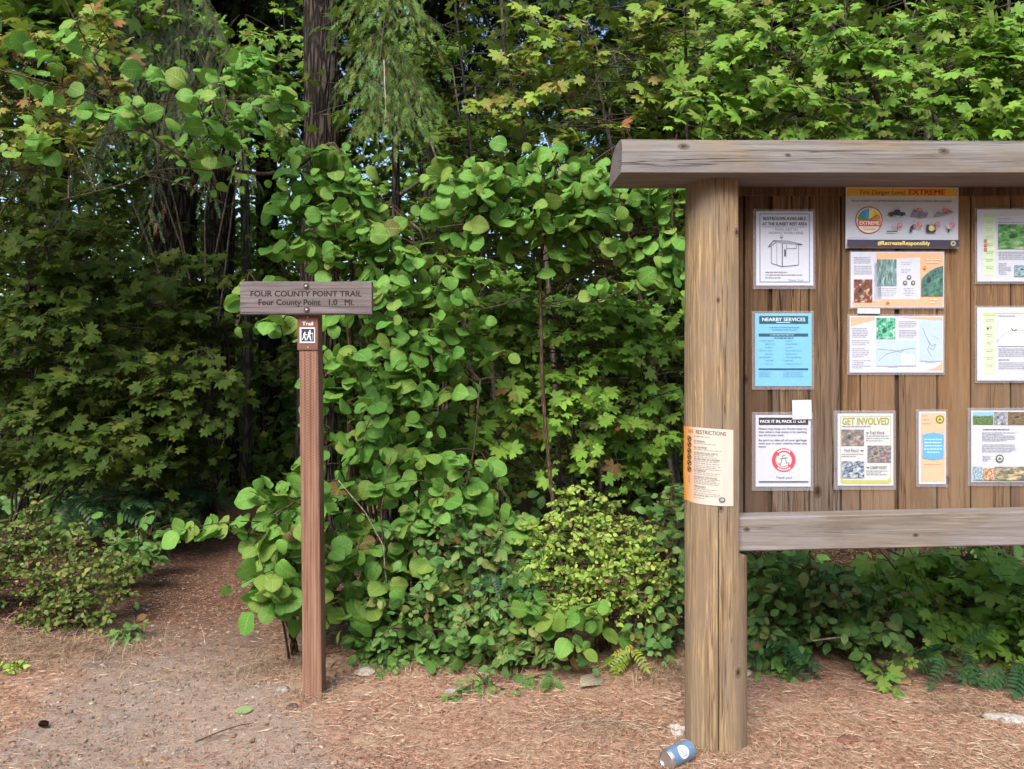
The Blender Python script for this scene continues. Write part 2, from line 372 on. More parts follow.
# ------------------------------------------------------------------ information board
KX,KY,KR=.803,3.04,.118
LOG=wood_mat('post_timber',(0.236,0.156,0.085),(0.175,0.127,0.080),(0.437,0.310,0.175),(0.218,0.179,0.145),axis=2,grain=1.9,grey_amt=.55,crack=.7,knots=((.055,-.10,1.98,.010),(-.01,-.115,.93,.010),(.06,-.10,.30,.012),(-.02,-.115,1.72,.007)),zfade=None,rough=.85)
BEAMW=wood_mat('roof_timber',(.135,.098,.058),(.075,.066,.058),(.275,.205,.125),(.185,.177,.182),axis=0,grain=1.7,grey_amt=.66,crack=1.,knots=((-.165,-.17,2.285,.013),(.80,-.17,2.265,.012),(.22,-.19,2.25,.007)),rough=.85)
PLANKW=wood_mat('plank_timber',(0.097,0.052,0.027),(0.066,0.040,0.024),(0.242,0.144,0.072),(0.163,0.133,0.110),axis=2,grain=1.9,grey_amt=.68,crack=1.,knots=((.417,.03,.972,.015),(1.06,.03,2.06,.012),(1.03,.03,1.24,.013),(.13,.03,1.42,.010),(.93,.03,1.02,.012),(.62,.03,1.60,.010)),zfade=(.8,1.9),island=.8,rough=.85)
RAILW=wood_mat('rail_timber',(.15,.115,.08),(.10,.09,.08),(.30,.245,.19),(.24,.228,.235),axis=0,grain=1.9,grey_amt=.72,crack=1.,knots=((.10,-.08,.842,.008),(.75,-.08,.82,.007)),rough=.85)
kiosk=thing('information_board','tall timber information board on log posts, its weathered planks covered with notices','notice board',(KX,KY,0))
def log_post(cx,cut,crack,name):
    g=Geo(); zs=np.r_[np.linspace(-.25,.735,34),.737,.757,np.linspace(.76,2.2,44)]
    th=np.sort(np.r_[np.linspace(0,2*PI,57)[:-1], [-1.755+2*PI,-1.735+2*PI,-1.715+2*PI]])
    k=len(th); V=[]; ph=rng.random(6)*6
    for z in zs:
        r=KR*(1+.012*np.sin(z*2.1+ph[0])+.008*np.sin(3*th+ph[1]+z*1.5)+.006*np.sin(5*th+ph[2]-z*2.7)+.003*np.sin(17*th+ph[3]))
        r=r*(1.012-.012*z)
        if crack and z<1.0:
            w=min(1,(1.0-z)/.35); r=np.where(np.abs(th-(2*PI-1.735))<.012,r-.022*w,r)
        x=r*np.cos(th); y=r*np.sin(th)
        if cut is not None and z>.745: x=np.clip(x,-9,cut) if cut>0 else np.clip(x,cut,9)
        V.append(np.c_[cx+x,KY+y,np.full(k,z)])
    fc=[(i*k+j,i*k+(j+1)%k,(i+1)*k+(j+1)%k,(i+1)*k+j) for i in range(len(zs)-1) for j in range(k)]
    fc.append(tuple((len(zs)-1)*k+j for j in range(k)))
    g.add(np.vstack(V),fc,(.47,.3,.8)); return obj(name,g,LOG,kiosk,smooth=True)
post=log_post(KX,.064,True,'post')
bpy.context.view_layer.objects.active=post
for me in (post.data,): me.set_sharp_from_angle(angle=math.radians(38))
post2=log_post(KX+2.08,-.064,False,'post'); post2.data.set_sharp_from_angle(angle=math.radians(38))
# roof beam: log with a flat underside, long axis in x
g=Geo(); x0,x1=.402,3.28; zb=2.185; yc=2.967; prof=[]
for a in np.linspace(0,PI,25):
    c,s=math.cos(a),math.sin(a); prof.append((-.118*np.sign(c)*abs(c)**.8, .146*s**.62))
k=len(prof); xs=np.r_[x0,x0+.006,np.linspace(x0+.05,x1-.05,40),x1-.006,x1]; V=[]
for i,x in enumerate(xs):
    e=.985 if i in (0,len(xs)-1) else 1
    for (py,pz) in prof: V.append((x+(-.0065-.064*py+.075*pz if i<2 else 0), yc+py*e*(1+.012*math.sin(3*x+1)), zb+(pz*(1+.014*math.sin(2.3*x)+.010*math.sin(7*x+20*py)))*e+(0 if pz>.001 else .0)))
fc=[(i*k+j,i*k+(j+1)%k,(i+1)*k+(j+1)%k,(i+1)*k+j) for i in range(len(xs)-1) for j in range(k)]
fc+= [tuple(range(k))[::-1], tuple((len(xs)-1)*k+j for j in range(k))]
g.add(V,fc,(.42,.6,.2)); bm_=obj('roof_beam',g,BEAMW,kiosk,smooth=True,recalc=True); bm_.data.set_sharp_from_angle(angle=math.radians(50))
# planks
g=Geo(); BF=3.072; xx=.872; ws=[.055,.098,.012,.150,.128,.075,.140,.012,.155,.135,.160,.120,.012,.15,.14,.16,.13,.15,.14,.15]; i=0
while xx<2.80:
    w=min(ws[i%len(ws)],2.815-xx); i+=1
    dy=rng.uniform(-.003,.003)
    if w>.03: g.box((xx+.0028,BF+dy,.79),(xx+w-.0028,BF+.035+dy,2.187),(float(np.clip(.5+rng.normal(0,.16),.12,.86)),rng.random(),rng.random()),.0032)
    else: g.box((xx+.001,BF+.012,.79),(xx+w-.001,BF+.03,2.187),(.95,rng.random(),rng.random()))
    xx+=w
g.box((.872,BF+.042,.79),(2.815,BF+.055,2.187),(.97,.2,.2)); obj('backboard',g,PLANKW,kiosk)
g=Geo()
V0=len(g.V); g.box((.8685,2.962,.757),(2.816,3.068,.889),(.45,.2,.7),.005); 
v=g.V[-1]; v[:,2]+= (v[:,0]-.87)*.021; obj('lower_rail',g,RAILW,kiosk)
g=Geo(); g.box((.872,BF-.012,2.150),(2.815,BF-.0045,2.186),(.75,.2,.7),.002); obj('beam_shadow_strip',g,PLANKW,kiosk)  # dark strip added for the shadow under the roof beam

# ------------------------------------------------------------------ printing helpers
def text_geo(body, bold=0.):
    c=bpy.data.curves.new('t','FONT'); c.body=body; c.size=1; c.offset=bold; c.resolution_u=3; c.fill_mode='FRONT'
    o=bpy.data.objects.new('t',c); me=bpy.data.meshes.new_from_object(o)
    V=np.zeros(len(me.vertices)*3,np.float32); me.vertices.foreach_get('co',V); V=V.reshape(-1,3).astype(float)
    fc=[tuple(p.vertices) for p in me.polygons]; bpy.data.objects.remove(o); bpy.data.curves.remove(c); bpy.data.meshes.remove(me)
    return V[:,:2],fc
PM={}
def ink(c, rough=.55):
    k=tuple(round(v,3) for v in c)
    if k not in PM: PM[k]=plain('printed_ink',c,rough,.25,var=.03)
    return PM[k]
class Sheet:
    """flat printed sheet; coordinates are photo pixels of its plane at depth Y, converted to metres by `mp`"""
    def __init__(s, root, mp): s.root=root; s.mp=mp; s.parts={}; s.k=0
    def _add(s, part, mat, V2, fc, uv=None, lift=0.):
        s.k+=1; key=(part,mat.name)
        if key not in s.parts: s.parts[key]=(Geo(),mat,len(s.parts)+1)
        gg,_,lay=s.parts[key]; V2=np.asarray(V2,float)
        if uv is None:
            lo=V2.min(0); hi=V2.max(0); uv=(V2-lo)/np.maximum(hi-lo,1e-6)
        fc=[tuple(f) if s._ccw(V2,f) else tuple(f)[::-1] for f in fc]
        gg.add(s.mp(V2, lay*.0005+lift), fc, (.5,.5,.5), uv)
    def _ccw(s,V,f):
        a=V[list(f)]; x,y=a[:,0],-a[:,1]; return np.sum(x*np.roll(y,-1)-np.roll(x,-1)*y)>0
    def rect(s, part, c, x0,y0,x1,y1, nx=1):
        mat=c if isinstance(c,bpy.types.Material) else ink(c)
        xs=np.linspace(x0,x1,nx+1); V=[(x,y0) for x in xs]+[(x,y1) for x in xs]
        s._add(part,mat,V,[(i,i+1,nx+2+i,nx+1+i) for i in range(nx)])
    def frame(s, part, c, x0,y0,x1,y1,w):
        s.rect(part,c,x0,y0,x1,y0+w); s.rect(part,c,x0,y1-w,x1,y1); s.rect(part,c,x0,y0+w,x0+w,y1-w); s.rect(part,c,x1-w,y0+w,x1,y1-w)
    def text(s, part, c, body, x0, x1, yb, cap, bold=.0, shear=0):
        V,fc=text_geo(body,0.)
        lo,hi=V[:,0].min(),V[:,0].max(); sh=bold*cap/.72*.7; X=x0+sh+(V[:,0]-lo)/(hi-lo)*(x1-x0-2*sh); Yp=yb-V[:,1]*cap/.72
        for i,(ox,oy) in enumerate([(0,0)] if bold<=.004 else [(-sh,0),(sh,0)] if bold<.03 else [(-sh,-sh*.5),(sh,-sh*.5),(-sh,sh*.5),(sh,sh*.5)]):
            s._add(part,ink(c),np.c_[X+ox,Yp+oy],fc,lift=i*.00008)
    def lines(s, part, c, x0,y0,x1,y1,n,th=.55,seed=0,cen=False):
        """rows of words too small to read"""
        rr=random.Random(seed+int(x0*7+y0*13)); dy=(y1-y0)/n
        for i in range(n):
            x=x0; end=x1-(rr.random()*.45*(x1-x0) if (i==n-1 or rr.random()<.2) else rr.random()*.06*(x1-x0)); 
            sh=(x1-end)/2 if cen else 0
            while x<end-.6:
                w=min(end-x,rr.uniform(1.2,4.2)); s.rect(part,c,x+sh,y0+i*dy+dy*.25,x+w+sh,y0+i*dy+dy*.25+th); x+=w+.7
    def poly(s, part, c, pts): s._add(part,c if isinstance(c,bpy.types.Material) else ink(c),pts,[tuple(range(len(pts)))])
    def disc(s, part, c, cx,cy,r,n=28,a0=0,a1=2*PI,r0=0):
        th=np.linspace(a0,a1,n+1); mat=ink(c)
        if r0<=0: V=[(cx,cy)]+[(cx+r*math.cos(a),cy-r*math.sin(a)) for a in th]; s._add(part,mat,V,[(0,i+1,i+2) for i in range(n)])
        else:
            V=[(cx+r0*math.cos(a),cy-r0*math.sin(a)) for a in th]+[(cx+r*math.cos(a),cy-r*math.sin(a)) for a in th]
            s._add(part,mat,V,[(i,i+1,n+2+i,n+1+i) for i in range(n)])
    def line(s, part, c, pts, w):
        for (a,b) in zip(pts[:-1],pts[1:]):
            a=np.array(a,float); b=np.array(b,float); d=b-a; L=np.hypot(*d)
            if L<1e-6: continue
            n_=np.array([-d[1],d[0]])/L*w/2; s._add(part,ink(c),[a+n_,b+n_,b-n_,a-n_],[(0,1,2,3)])
    def done(s):
        for (part,_),(gg,mat,_) in s.parts.items(): obj(part,gg,mat,s.root)
def photo_mat(name, cols, scale=6., dist=1., stretch=(1,1,1), sky=None):
    """a small printed colour photograph: blotches of its own colours"""
    t=NT(name); u=t.attr('luv'); c=cols[0]
    n1=t.noise(u,scale*.62,6,.62,dist*.2,stretch); n2=t.noise(u,scale*1.5,5,.6,dist*.15,stretch)
    for i,cc in enumerate(cols[1:]): 
        nn=n1 if i%2==0 else n2
        c=t.mix(t.ramp(nn,.34+.08*i,.52+.08*i),c,cc)
    if sky: c=t.mix(t.ramp(t.math('ADD',t.sep(u)[1],t.math('MULTIPLY',n1,.35)),sky[1]-.05,sky[1]+.08,1,0),c,sky[0])
    t.pbr(c,.5,.3); return t.m
t=NT('laminate_film'); p=t.n('ShaderNodeBsdfPrincipled'); p.inputs['Base Color'].default_value=(.50,.50,.57,1); p.inputs['Roughness'].default_value=.22; p.inputs['Alpha'].default_value=.30; t.l(p.outputs[0],t.out.inputs[0]); FILM=t.m
PAPER=plain('white_paper',(.50,.535,.645),.5,.3,var=.015)
def paper(c): return plain('tinted_paper',c,.5,.3,var=.02)
PY=3.066
def poster(name,label,cat,x0,y0,x1,y1,mat,lam=4,tilt=0.,lift=0.):
    cx,cyy=(x0+x1)/2,(y0+y1)/2; sp=PY/F; c0=P(cx,cyy,PY-.002-lift); ca,sa=math.cos(tilt),math.sin(tilt)
    def mp(V2,dy):
        dx=(V2[:,0]-cx)*sp; dz=-(V2[:,1]-cyy)*sp
        bow=tq[0]*((V2[:,0]-x0)/(x1-x0)-.5)+tq[1]*((V2[:,1]-y0)/(y1-y0)-.5)+.003
        return np.c_[c0[0]+dx*ca-dz*sa, c0[1]-dy-bow*.6, c0[2]+dx*sa+dz*ca]
    root=thing(name,label,cat,c0); s=Sheet(root,mp); tq=rng.uniform(-.003,.003,2)
    nn=5
    def grid(part,m,a0,b0,a1,b1,lay):
        xs=np.linspace(a0,a1,nn+1); ys=np.linspace(b0,b1,nn+1); V=np.array([(x,y) for y in ys for x in xs]); fc=[(j*(nn+1)+i,(j+1)*(nn+1)+i,(j+1)*(nn+1)+i+1,j*(nn+1)+i+1) for j in range(nn) for i in range(nn)]
        gg=Geo(); gg.add(mp(V,lay),fc,(.5,.5,.5),np.c_[(V[:,0]-a0)/(a1-a0),(V[:,1]-b0)/(b1-b0)]); obj(part,gg,m,root,smooth=True)
    if lam: grid('laminate_sleeve',FILM,x0-lam,y0-lam*.8,x1+lam*.7,y1+lam*1.1,-.0006)
    grid('paper',mat,x0,y0,x1,y1,0)
    return s
BLK=(.03,.032,.045); GRY=(.22,.23,.27); NAVY=(.035,.045,.085)
# --- restroom sheet
s=poster('restroom_notice','white laminated sheet with a line drawing of a restroom hut','notice',756,211.5,813,285.5,PAPER,3.2)
s.frame('border',(.16,.22,.36),759.3,213.5,809.7,282.5,.9)
s.text('heading',NAVY,'RESTROOMS AVAILABLE',763,806,220.3,3.4,.03); s.text('heading',NAVY,'AT THE SUNSET REST AREA',762,807,225.6,3.2,.03); s.rect('border',(.16,.22,.36),762,226.8,807,227.4)
s.text('printed_text',GRY,'TRAVEL WEST ON',774.5,797,230.7,2.3,.01); s.text('printed_text',GRY,'HIGHWAY 26 FOR 4 MILES',768.5,803,234.1,2.3,.01)
ln=lambda pts,w=.55,c=(.10,.11,.16): s.line('drawing',c,pts,w)
ln([(768,247.3),(773,241),(801.5,244.5)],.9); ln([(773,241),(787,241.2),(802,244.5),(797,245)],.8); s.poly('drawing',(.30,.32,.40),[(773.4,241.3),(787,241.5),(801.5,244.4),(783,243.5)])
ln([(768,247.3),(769.5,247),(776,242.2)]); ln([(771,246.3),(771,263.4),(782,266.8),(798.3,265)]); ln([(776.5,243.5),(776.5,264.8)],.35); ln([(782,244),(782,266.8)],.9); ln([(798.3,246),(798.3,265)],.45)
ln([(786,245),(786,248.6),(796,248.6),(796,245)],.4); s.rect('drawing',(.10,.11,.16),783.8,249.5,786,256.5); s.disc('drawing',(.4,.42,.5),781.2,236,1.5,12); ln([(781.2,237.5),(781.2,240)],.4); ln([(779.5,237.6),(783,237.6)],.4)
for i,w in enumerate((34,37,22)): s.lines('printed_text',GRY,765,271.2+i*2.7,765+w,273.9+i*2.7,1,1.0,i)
s.text('printed_text',GRY,'Thank You!',788,803,281.2,2.1); s.done()
# --- nearby services
s=poster('services_notice','bright blue laminated sheet headed NEARBY SERVICES','notice',755,313.5,811.5,386,paper((.17,.44,.70)),3.2)
DT=(.03,.09,.14)
s.rect('heading_band',DT,759,316,808,324); s.text('heading',(.65,.85,.95),'NEARBY SERVICES',762,805,321.2,3.6,.01); s.rect('heading',(.5,.75,.9),776,322.2,790,322.8)
s.lines('printed_text',(.10,.26,.38),769,326.5,800,331,2,.7,3,True); s.rect('heading_band',DT,758.5,333.5,808,336.6); s.lines('heading',(.5,.75,.9),770,334.4,795,335.8,1,.5); s.lines('printed_text',DT,768,337.2,799,338.8,1,.7,5,True)
for i in range(8): s.lines('printed_text',(.14,.33,.47),759+(0 if i in(0,3,5) else 6),339.5+i*3.3,775,342+i*3.3,1,.5,i); s.lines('printed_text',(.14,.33,.47),785,339.5+i*3.3,785+12+6*(i%2),342+i*3.3,1,.5,i+9)
s.rect('heading_band',DT,758.5,368.3,808,370.2); s.lines('printed_text',(.14,.33,.47),759,371,772,377.5,3,.5,2); s.lines('printed_text',(.14,.33,.47),783,371,803,377.5,3,.5,4); s.done()
# --- pack it in
s=poster('litter_notice','white laminated sheet with a round red emblem and a black PACK IT IN heading','notice',755.5,415,810.5,486.5,PAPER,3.8)
s.rect('heading_band',(.045,.045,.07),758.6,417.6,808,425); s.text('heading',(.8,.82,.86),'PACK IT IN, PACK IT OUT',760,806,422.8,3.,.025)
for i,tx in enumerate(('Please help keep our forest clean so','that others may enjoy it by packing','out all of your trash.')): s.text('printed_text',BLK,tx,758.5,(806.5,806.5,784)[i],429.6+i*3.2,2.1,.012)
for i,tx in enumerate(('Be sure to take all of your garbage','with you in your vehicle when you','leave.')): s.text('printed_text',BLK,tx,758.5,(806.5,806.5,766)[i],441+i*3.2,2.1,.012)
s.disc('emblem',(.62,.07,.09),783.4,459.8,11.8,40,r0=8.1); s.disc('emblem',(.55,.60,.60),783.4,459.8,6.4,24)
for a,b in (((-3,4),(-1,-4)),((3,4),(1,-3)),((-4,-1),(4,-2)),((-2,-4),(2,-5)),((-5,3),(-3,5)),((4,2),(5,4))): s.line('emblem',(.22,.26,.28),[(783.4+a[0],459.8+a[1]),(783.4+b[0],459.8+b[1])],1.1)
s.line('emblem',(.62,.07,.09),[(777.6,454),(789.2,465.6)],1.5)
for k in range(7): 
    for sg in (1,-1):
        a=sg*(PI/2+(k-3)*.2); s.line('emblem_lettering',(.85,.75,.75),[(783.4+9.1*math.cos(a),459.8-9.1*math.sin(a)),(783.4+10.8*math.cos(a),459.8-10.8*math.sin(a))],1.2)
s.text('printed_text',BLK,'Thank you!',775.5,791.5,478.6,2.4); s.rect('printed_text',NAVY,758.5,481,808,481.9); s.done()
# --- slip on its corner
s=poster('paper_slip','small blank white slip stuck over the corner of the emblem notice','slip of paper',792,400,811.5,419.3,plain('slip_paper',(.52,.55,.62),.5,.3,var=.01),0,.02,.006); s.lines('printed_text',(.6,.62,.68),797,402,807,404,1,.5); s.done()
# --- get involved
OLV=(.34,.33,.06)
s=poster('volunteer_notice','laminated sheet headed GET INVOLVED with three small photos','notice',837.5,413.5,893,485.5,paper((.51,.54,.565)),3.8)
OL2=(.42,.44,.14)
s.frame('border',(.35,.36,.28),840.3,416,890.5,482.5,.5)
s.poly('border',OL2,[(840.4,477),(843,480),(887,480),(890.5,476),(890.5,481),(888,483.6),(843,483.6),(840.4,481)])
s.text('heading',OLV,'GET INVOLVED',842,889,424.5,7.2,.035); s.lines('printed_text',GRY,842,425.6,889,427.2,1,.8)
for (a,b,c,d,cols,nm) in ((841,429.5,863.5,445.5,[(.05,.05,.07),(.30,.20,.13),(.12,.16,.22),(.50,.42,.36)],'picture_of_people_at_work'),(867,445.5,890.5,462,[(.05,.09,.06),(.10,.14,.22),(.35,.28,.22),(.28,.06,.07)],'picture_of_sitting_group'),(841,461,863.5,477.5,[(.10,.14,.26),(.35,.42,.52),(.06,.08,.10),(.62,.68,.74)],'picture_of_canoe')):
    s.rect('picture',photo_mat(nm,cols,5,1.2),a,b,c,d)
s.text('heading_small',BLK,'Trail Work',869,884,434,3.1,.0); s.line('heading_small',BLK,[(865.5,432.8),(868,432.8)],.8)
s.lines('printed_text',GRY,865.5,435,890,442,3,.6,1); s.text('heading_small',BLK,'Trail Patrol',843.5,858,451.5,2.8); s.line('heading_small',BLK,[(860,450.3),(863,450.3)],.8); s.lines('printed_text',GRY,841.5,453.2,864,457.5,2,.6,2)
s.text('heading_small',BLK,'CAMP HOST',869.5,886,468.6,2.9); s.line('heading_small',BLK,[(866,467.3),(868.5,467.3)],.8); s.lines('printed_text',GRY,866,470,888,475.5,3,.6,3); s.done()
# --- fire danger
s=poster('fire_danger_poster','landscape fire danger poster with a yellow EXTREME band, under the roof beam','poster',845.5,187.5,958,248.5,paper((.50,.535,.63)),0,-.004,.004)
YEL=(.62,.40,.045); PUR=(.055,.045,.085)
s.rect('heading_band',YEL,846.5,188.5,957.5,196.5); s.text('heading',(.10,.055,.02),'Fire Danger Level:',860,905.5,194.8,4.6,.012); s.text('heading_red',(.45,.045,.02),'EXTREME',908,944.5,194.8,5.2,.06)
s.text('printed_text',(.12,.12,.18),'MOST FOREST ACTIVITIES PROHIBITED DURING EXTREME FIRE DANGER',851,951,202.3,2.,.012)
s.disc('dial',(.35,.10,.07),868.5,220.5,13.6,40,r0=12.6); s.disc('dial',(.78,.70,.66),868.5,220.5,12.6,40)
for k,cc in enumerate(((.62,.30,.05),(.80,.62,.08),(.85,.75,.18),(.10,.38,.75),(.06,.30,.66),(.09,.30,.10))): s.disc('dial_sector',cc,868.5,221,11.8,7,a0=.10+k*.49,a1=.10+(k+1)*.49)
s.rect('dial_band',(.60,.09,.05),857.3,220.8,879.7,226.2); s.text('dial_lettering',(.88,.82,.78),'EXTREME',858.6,878.4,225.3,3.8,.03); s.lines('printed_text',(.5,.2,.1),861.5,228,875.5,231.4,2,.5,2,True)
s.line('dial',(.12,.08,.07),[(868.5,220.5),(876,215.5)],.8)
s.frame('picture_frame',(.45,.47,.55),884.5,207,906,220,.45)
DK=(.045,.05,.09)
s.poly('pictogram',DK,[(887,213.2),(892,212.6),(894,210.2),(898,210.2),(899.2,212.6),(904,213),(904,215.6),(887,215.6)]); s.disc('pictogram',DK,890.5,215.6,1.4,12); s.disc('pictogram',DK,900.5,215.6,1.4,12); s.lines('printed_text',GRY,888,217.6,903,218.8,1,.5)
s.poly('pictogram',(.16,.17,.25),[(909,217.5),(911,211),(914,210),(915.5,214),(921,212.5),(927,213.5),(925,217),(918,218),(914,216)]); s.poly('pictogram',DK,[(917,213.5),(926,213.8),(925,217.4),(917.5,217)])
s.poly('pictogram',(.20,.21,.27),[(931.5,217),(936,211.5),(941,213),(947,210),(952.5,212.5),(945,214.5),(938,216)]); s.poly('pictogram',DK,[(932,217),(937,213),(944,213.5),(937,216)])
s.rect('pictogram',DK,885.5,231.4,896,232.4); s.disc('pictogram',(.4,.4,.44),892.5,226.5,2.3,16,r0=1.6); s.line('pictogram',DK,[(896.5,227),(896,231)],.7)
s.poly('pictogram',DK,[(908,231.8),(909.5,227),(912,224.5),(914.5,226),(912,228.5),(910.5,232.4)]); s.poly('pictogram',(.45,.20,.08),[(911.5,226),(914,224.5),(914.6,227.5),(912,228.6)])
s.rect('pictogram',DK,925,225,934.2,232.6); s.disc('pictogram',(.62,.52,.20),929.8,228.6,3.1,16); s.poly('pictogram',(.5,.52,.58),[(944.5,225),(950,225),(948.6,229.5),(946,229.5)]); s.poly('pictogram',DK,[(945.6,229.6),(949,229.6),(947.3,232.6)])
for (a,b) in ((917.3,211.2),(943,211),(898,226),(917.5,225.6),(935.3,225.4),(950,225.6)): s.disc('prohibition_sign',(.62,.05,.06),a,b,2.7,20,r0=2.0); s.line('prohibition_sign',(.62,.05,.06),[(a-1.6,b-1.6),(a+1.6,b+1.6)],.7)
s.lines('printed_text',GRY,848,238,871,239.6,1,.5); s.rect('footer_band',PUR,845.8,240.4,957,247.2); s.text('footer_lettering',(.80,.66,.22),'#RecreateResponsibly',876,928,245.6,4.1,.03); s.disc('badge',(.45,.42,.22),951,243.9,2.6,18); s.disc('badge_centre',(.12,.14,.08),951,243.9,1.4,12); s.done()
# --- brochure inside pages
OR=(.66,.30,.16); OR2=(.72,.38,.24)
s=poster('history_brochure','orange and white brochure page with photos, directly under the fire danger poster','brochure page',850.5,252,943.5,307.5,PAPER,1.5)
s.poly('orange_panel',OR2,[(876,253),(942.5,253),(942.5,306.5),(852.5,306.5),(852.5,301),(874,301),(874,267),(876,264)])
s.rect('white_panel',(.50,.535,.645),873.8,263,881,300.5); s.poly('white_panel',(.50,.535,.645),[(874.5,260),(919.5,257.5),(920,299.5),(873,299.5)])
s.lines('printed_text',GRY,853.5,257,871,264,4,.5,1); s.lines('printed_text',GRY,853.5,265.5,872,275,5,.5,2)
s.rect('picture',photo_mat('picture_of_bark_and_frog',[(.05,.018,.022),(.22,.05,.05),(.10,.08,.05),(.62,.55,.40)],5,1.5),853.5,279.5,872,302.5)
s.rect('picture',photo_mat('picture_of_tall_trees',[(.04,.07,.07),(.10,.18,.10),(.16,.26,.34),(.40,.55,.66)],5,.8,(2.2,.6,1)),876.5,259.5,896,286)
s.lines('printed_text',GRY,877.5,288,896,297,5,.5,3); s.lines('printed_text',GRY,901,262,913,266,2,.5,4); s.lines('printed_text',GRY,901,269,911,273.5,3,.5,5)
for (a,b) in ((908.5,277.5),(904.5,283),(912.5,283)): s.disc('badge',(.10,.13,.12),a,b,2.3,16); s.disc('badge_centre',(.36,.36,.28),a,b,1.3,12)
s.lines('printed_text',GRY,903,288,914,296.5,5,.5,6,True)
s.poly('picture',photo_mat('picture_of_green_path',[(.015,.035,.02),(.04,.16,.07),(.10,.14,.22),(.10,.34,.16)],5,1.1),[(920.5,279),(927,272.5),(934,268.5),(942.3,266),(942.3,296),(920.5,296)])
s.lines('heading_small',(.85,.72,.60),926,259,940,264,2,.7,7); s.disc('badge',(.45,.26,.10),923.8,267.6,1.8,14); s.lines('heading_small',(.85,.72,.60),929,298.5,936,304.5,2,.6,8); s.poly('badge',(.20,.10,.06),[(885,303.5),(887,301.5),(889,303.5),(888.4,304.2),(887,303),(885.6,304.2)]); s.done()
s=poster('map_brochure','white brochure page with two pale blue maps, beneath the frog brochure','brochure page',849.5,316,943,372.5,PAPER,2.2)
s.poly('orange_panel',OR2,[(850.5,317),(875,317),(875,320),(862,323),(850.5,326.5)]); s.poly('orange_panel',OR2,[(895,317),(942.5,317),(942.5,320.5),(915,318.8)]); s.poly('orange_panel',OR2,[(926,370.5),(935,368),(942.3,362),(942.3,370.5)])
s.lines('printed_text',GRY,852,328,868,338,6,.5,1); s.lines('printed_text',GRY,852,340,870,346,3,.5,2); s.lines('printed_text',GRY,852,348,869,358,5,.5,3); s.lines('printed_text',GRY,852,360,871,369,5,.5,4)
s.rect('picture',photo_mat('picture_of_waterfall',[(.01,.08,.05),(.02,.26,.15),(.15,.45,.32),(.62,.75,.68)],4,1.2),876,318,895,339)
s.lines('printed_text',GRY,898.5,321,917,328,4,.5,5); s.lines('printed_text',GRY,898.5,330,916.5,338,5,.5,6)
MAPB=(.40,.52,.74); s.rect('map',MAPB,876,341,915.5,366); s.rect('map',MAPB,919.5,320.5,941.5,361)
s.line('map_line',GRY,[(877,349),(888,350),(897,351),(910,348.5),(915,349)],.5); s.line('map_line',GRY,[(878,361),(886,354),(897,351)],.45); s.line('map_line',GRY,[(897,351),(900,352.5),(904,349.5)],.5); s.rect('map_key',(.72,.76,.84),901,355,914,365); s.lines('printed_text',GRY,903,356,912,364,5,.45,7); s.lines('printed_text',GRY,888,366.7,902,368,1,.5)
s.line('map_line',GRY,[(922,328),(926,338),(929,344),(927,350),(931,357)],.5); s.line('map_line',GRY,[(927,340),(931,346),(935,344),(933,350),(929,348)],.5); s.line('map_line',GRY,[(932,336),(938,339)],.4); s.lines('printed_text',GRY,928,322,940,327,3,.45,8); s.lines('printed_text',GRY,925,362,936,363.3,1,.5); s.done()
s=poster('paper_tab','narrow strip of white paper folded between the two brochure pages','slip of paper',857.5,308.5,879.5,313.5,plain('tab_paper',(.72,.74,.80),.5,.3,var=.01),0,-.01,.005); s.line('fold',(.62,.62,.66),[(858,311),(879,310.6)],.5); s.done()
# --- right column
def side_page(name,label,y0,y1,kind):
    s=poster(name,label,'notice',977,y0,1045,y1,PAPER,2.2)
    GB=(.50,.62,.46); s.rect('sidebar',GB,982.5,y0+5.5,995,y1-6); s.rect('sidebar_cap',(.42,.58,.22),983,y0+5.3,1040,y0+6.1); s.rect('sidebar_cap',(.45,.60,.26),983,y0+6.1,995.5,y0+8)
    for i in range(7): s.lines('printed_text',(.34,.42,.30),985,y0+11+i*7.6,993,y0+14.5+i*7.6,2,.5,i,True)
    return s
s=side_page('trail_history_notice','white sheet with a green sidebar and a fern forest photo, upper right of the board',209.5,281.5,0)
s.lines('printed_text',GRY,998,218,1012,221,1,.7); s.lines('printed_text',GRY,998,221.5,1040,224.5,1,.6); s.rect('picture',photo_mat('picture_of_fern_path',[(.02,.05,.02),(.06,.20,.06),(.12,.30,.10),(.45,.50,.40)],5,1.4),997.5,224.5,1041,249); s.lines('printed_text',GRY,998,251.5,1041,260,5,.5,3); s.lines('printed_text',GRY,998,263,1011,275,7,.5,4); s.rect('picture',photo_mat('picture_of_stream',[(.03,.07,.10),(.10,.22,.28),(.35,.45,.50)],6,1.2),1013.5,265.5,1041,276.5)
for i in range(3): s.rect('thumbnail',(.42,.17,.10),983.3,239.5+i*4.3,986.3,242.3+i*4.3)
s.done()
s=side_page('trail_map_notice','white sheet with a green sidebar and a grey line map, middle right of the board',307.5,380.5,1)
s.lines('printed_text',GRY,998,315,1020,317.5,1,.6); s.rect('map',(.66,.72,.76),997.5,321,1041,346); s.line('map_line',(.25,.25,.22),[(997,341),(1003,334),(1010,330.5),(1020,331),(1041,327)],.6); s.line('map_line',(.12,.12,.12),[(1010,328),(1013,331),(1016,329)],.9); s.rect('map_key',(.78,.80,.86),1020,334,1040,341); s.lines('printed_text',GRY,1017,335,1021,342,4,.5); s.lines('printed_text',GRY,998,348,1041,357,5,.5,2); s.lines('printed_text',GRY,998,359,1010,360.5,1,.8); s.lines('printed_text',GRY,998,362,1041,369.5,4,.5,3); s.disc('pictogram',BLK,987,328.5,.9,10); s.done()
